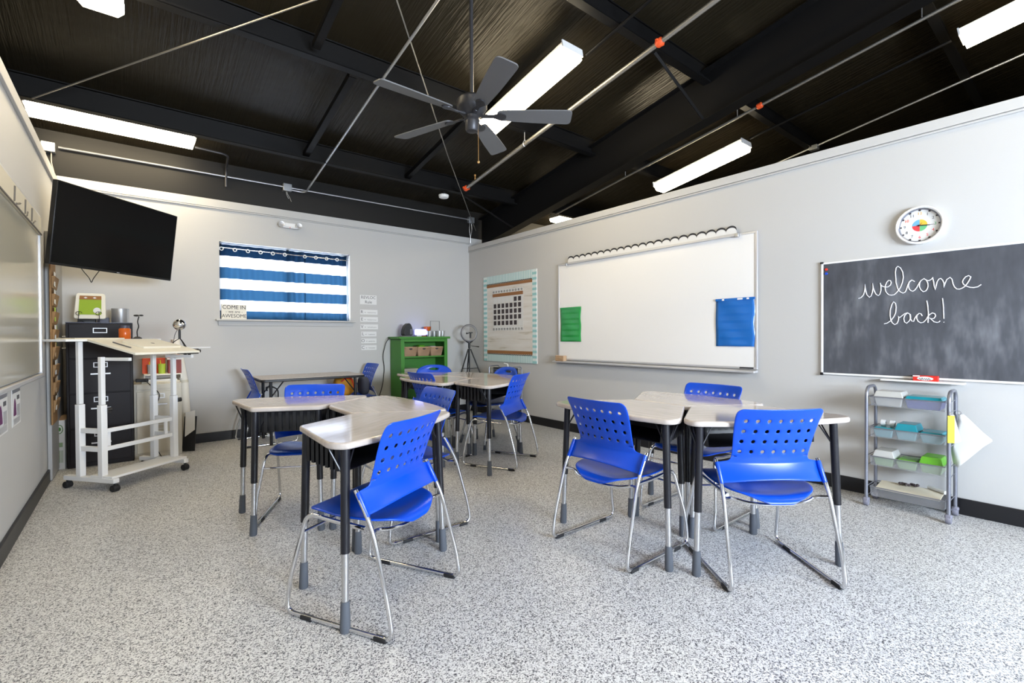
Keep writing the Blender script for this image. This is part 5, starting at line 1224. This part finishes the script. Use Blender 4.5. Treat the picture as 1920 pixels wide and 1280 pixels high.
tag(obj('bead_string', b, 'card_dark'), 'string of dark beads heaped on the beige board of the cart', 'beads')
tag(obj('paper_tube', MB().tube([(-0.10, -5.60, 0.1621), (-0.15, -5.69, 0.1561)], 0.012, 12), 'clear_plastic'), 'small pale tube at the right end of the bottom tier', 'tube')
# papers on rings hung from the cart side
t = thing('paper_pad', 'big white paper pad hanging by one corner from the cart side', 'paper pad', (-0.13, -5.748, 0.672))
for k, (rx_, off) in enumerate(((0.0, 0.0), (4.0, 0.006), (8.0, 0.012))):
    mt = Matrix.Translation((off*2.5, -0.002-off, 0)) @ Matrix.Rotation(R(rx_*0.7), 4, 'X')
    rows = []
    for i in range(7):
        row = []
        for j in range(7):
            u, w_ = i/6, j/6
            y = -0.148*u + 0.035*w_ + 0.117*u*w_; z = -0.145*u - 0.233*w_ + 0.032*u*w_
            row.append(tuple(mt @ Vector((0.012*math.sin(3*w_+u*2)*w_, y, z))))
        rows.append(row)
    obj('sheet', MB().grid(rows), 'paper', t, solid=0.001)
ring = [(0.0, 0.012*math.cos(a*math.pi/6), 0.012*math.sin(a*math.pi/6)) for a in range(12)]
obj('binder_ring', MB().tube(ring, 0.002, 5, closed=True), 'chrome', t)
t = thing('card_strips', 'yellow and white card strips on a ring at the cart corner', 'cards', (-0.300, -5.735, 0.68))
for k, m in enumerate(('yellow', 'paper', 'paper', 'paper')):
    mt = Matrix.Rotation(R(-52), 4, 'Z') @ Matrix.Translation((0.004, 0.0028*k, 0)) @ Matrix.Rotation(R(-4.5*k), 4, 'Y')
    obj('strip', MB().box(-0.018, 0.018, 0, 0.0014, -0.175, -0.008, mt), m, t, smooth=False, label='yellow card strip' if k == 0 else None)
obj('binder_ring', MB().tube([(p[1], p[0]+0.002, p[2]) for p in ring], 0.002, 5, closed=True), 'chrome', t)
# ------------------------------------------------------------------ light
w = bpy.data.worlds.new('sky'); SC.world = w; w.use_nodes = True
bg = w.node_tree.nodes['Background']; bg.inputs[0].default_value = (0.76, 0.87, 1.0, 1); bg.inputs[1].default_value = 50.0
def portal(loc, rot, sx, sy):
    l = bpy.data.lights.new('sky_portal', 'AREA'); l.shape = 'RECTANGLE'; l.size = sx; l.size_y = sy; l.cycles.is_portal = True
    o = bpy.data.objects.new('sky_portal', l); C.objects.link(o); o.location = loc; o.rotation_euler = rot
portal((-2.35, YF-0.16, 1.625), (R(90), 0, 0), 2.5, 1.05)        # emits towards +y
portal((-2.66, 0.17, 1.83), (R(-90), 0, 0), 1.5, 0.9)
SC.view_settings.view_transform = 'Standard'; SC.view_settings.look = 'None'; SC.view_settings.gamma = 1.0
SC.view_settings.use_curve_mapping = False
SC.view_settings.exposure = 0.66
SC.cycles.max_bounces = 8; SC.cycles.diffuse_bounces = 5; SC.cycles.glossy_bounces = 4; SC.cycles.transmission_bounces = 6
SC.cycles.caustics_reflective = False; SC.cycles.caustics_refractive = False; SC.cycles.sample_clamp_indirect = 6.0
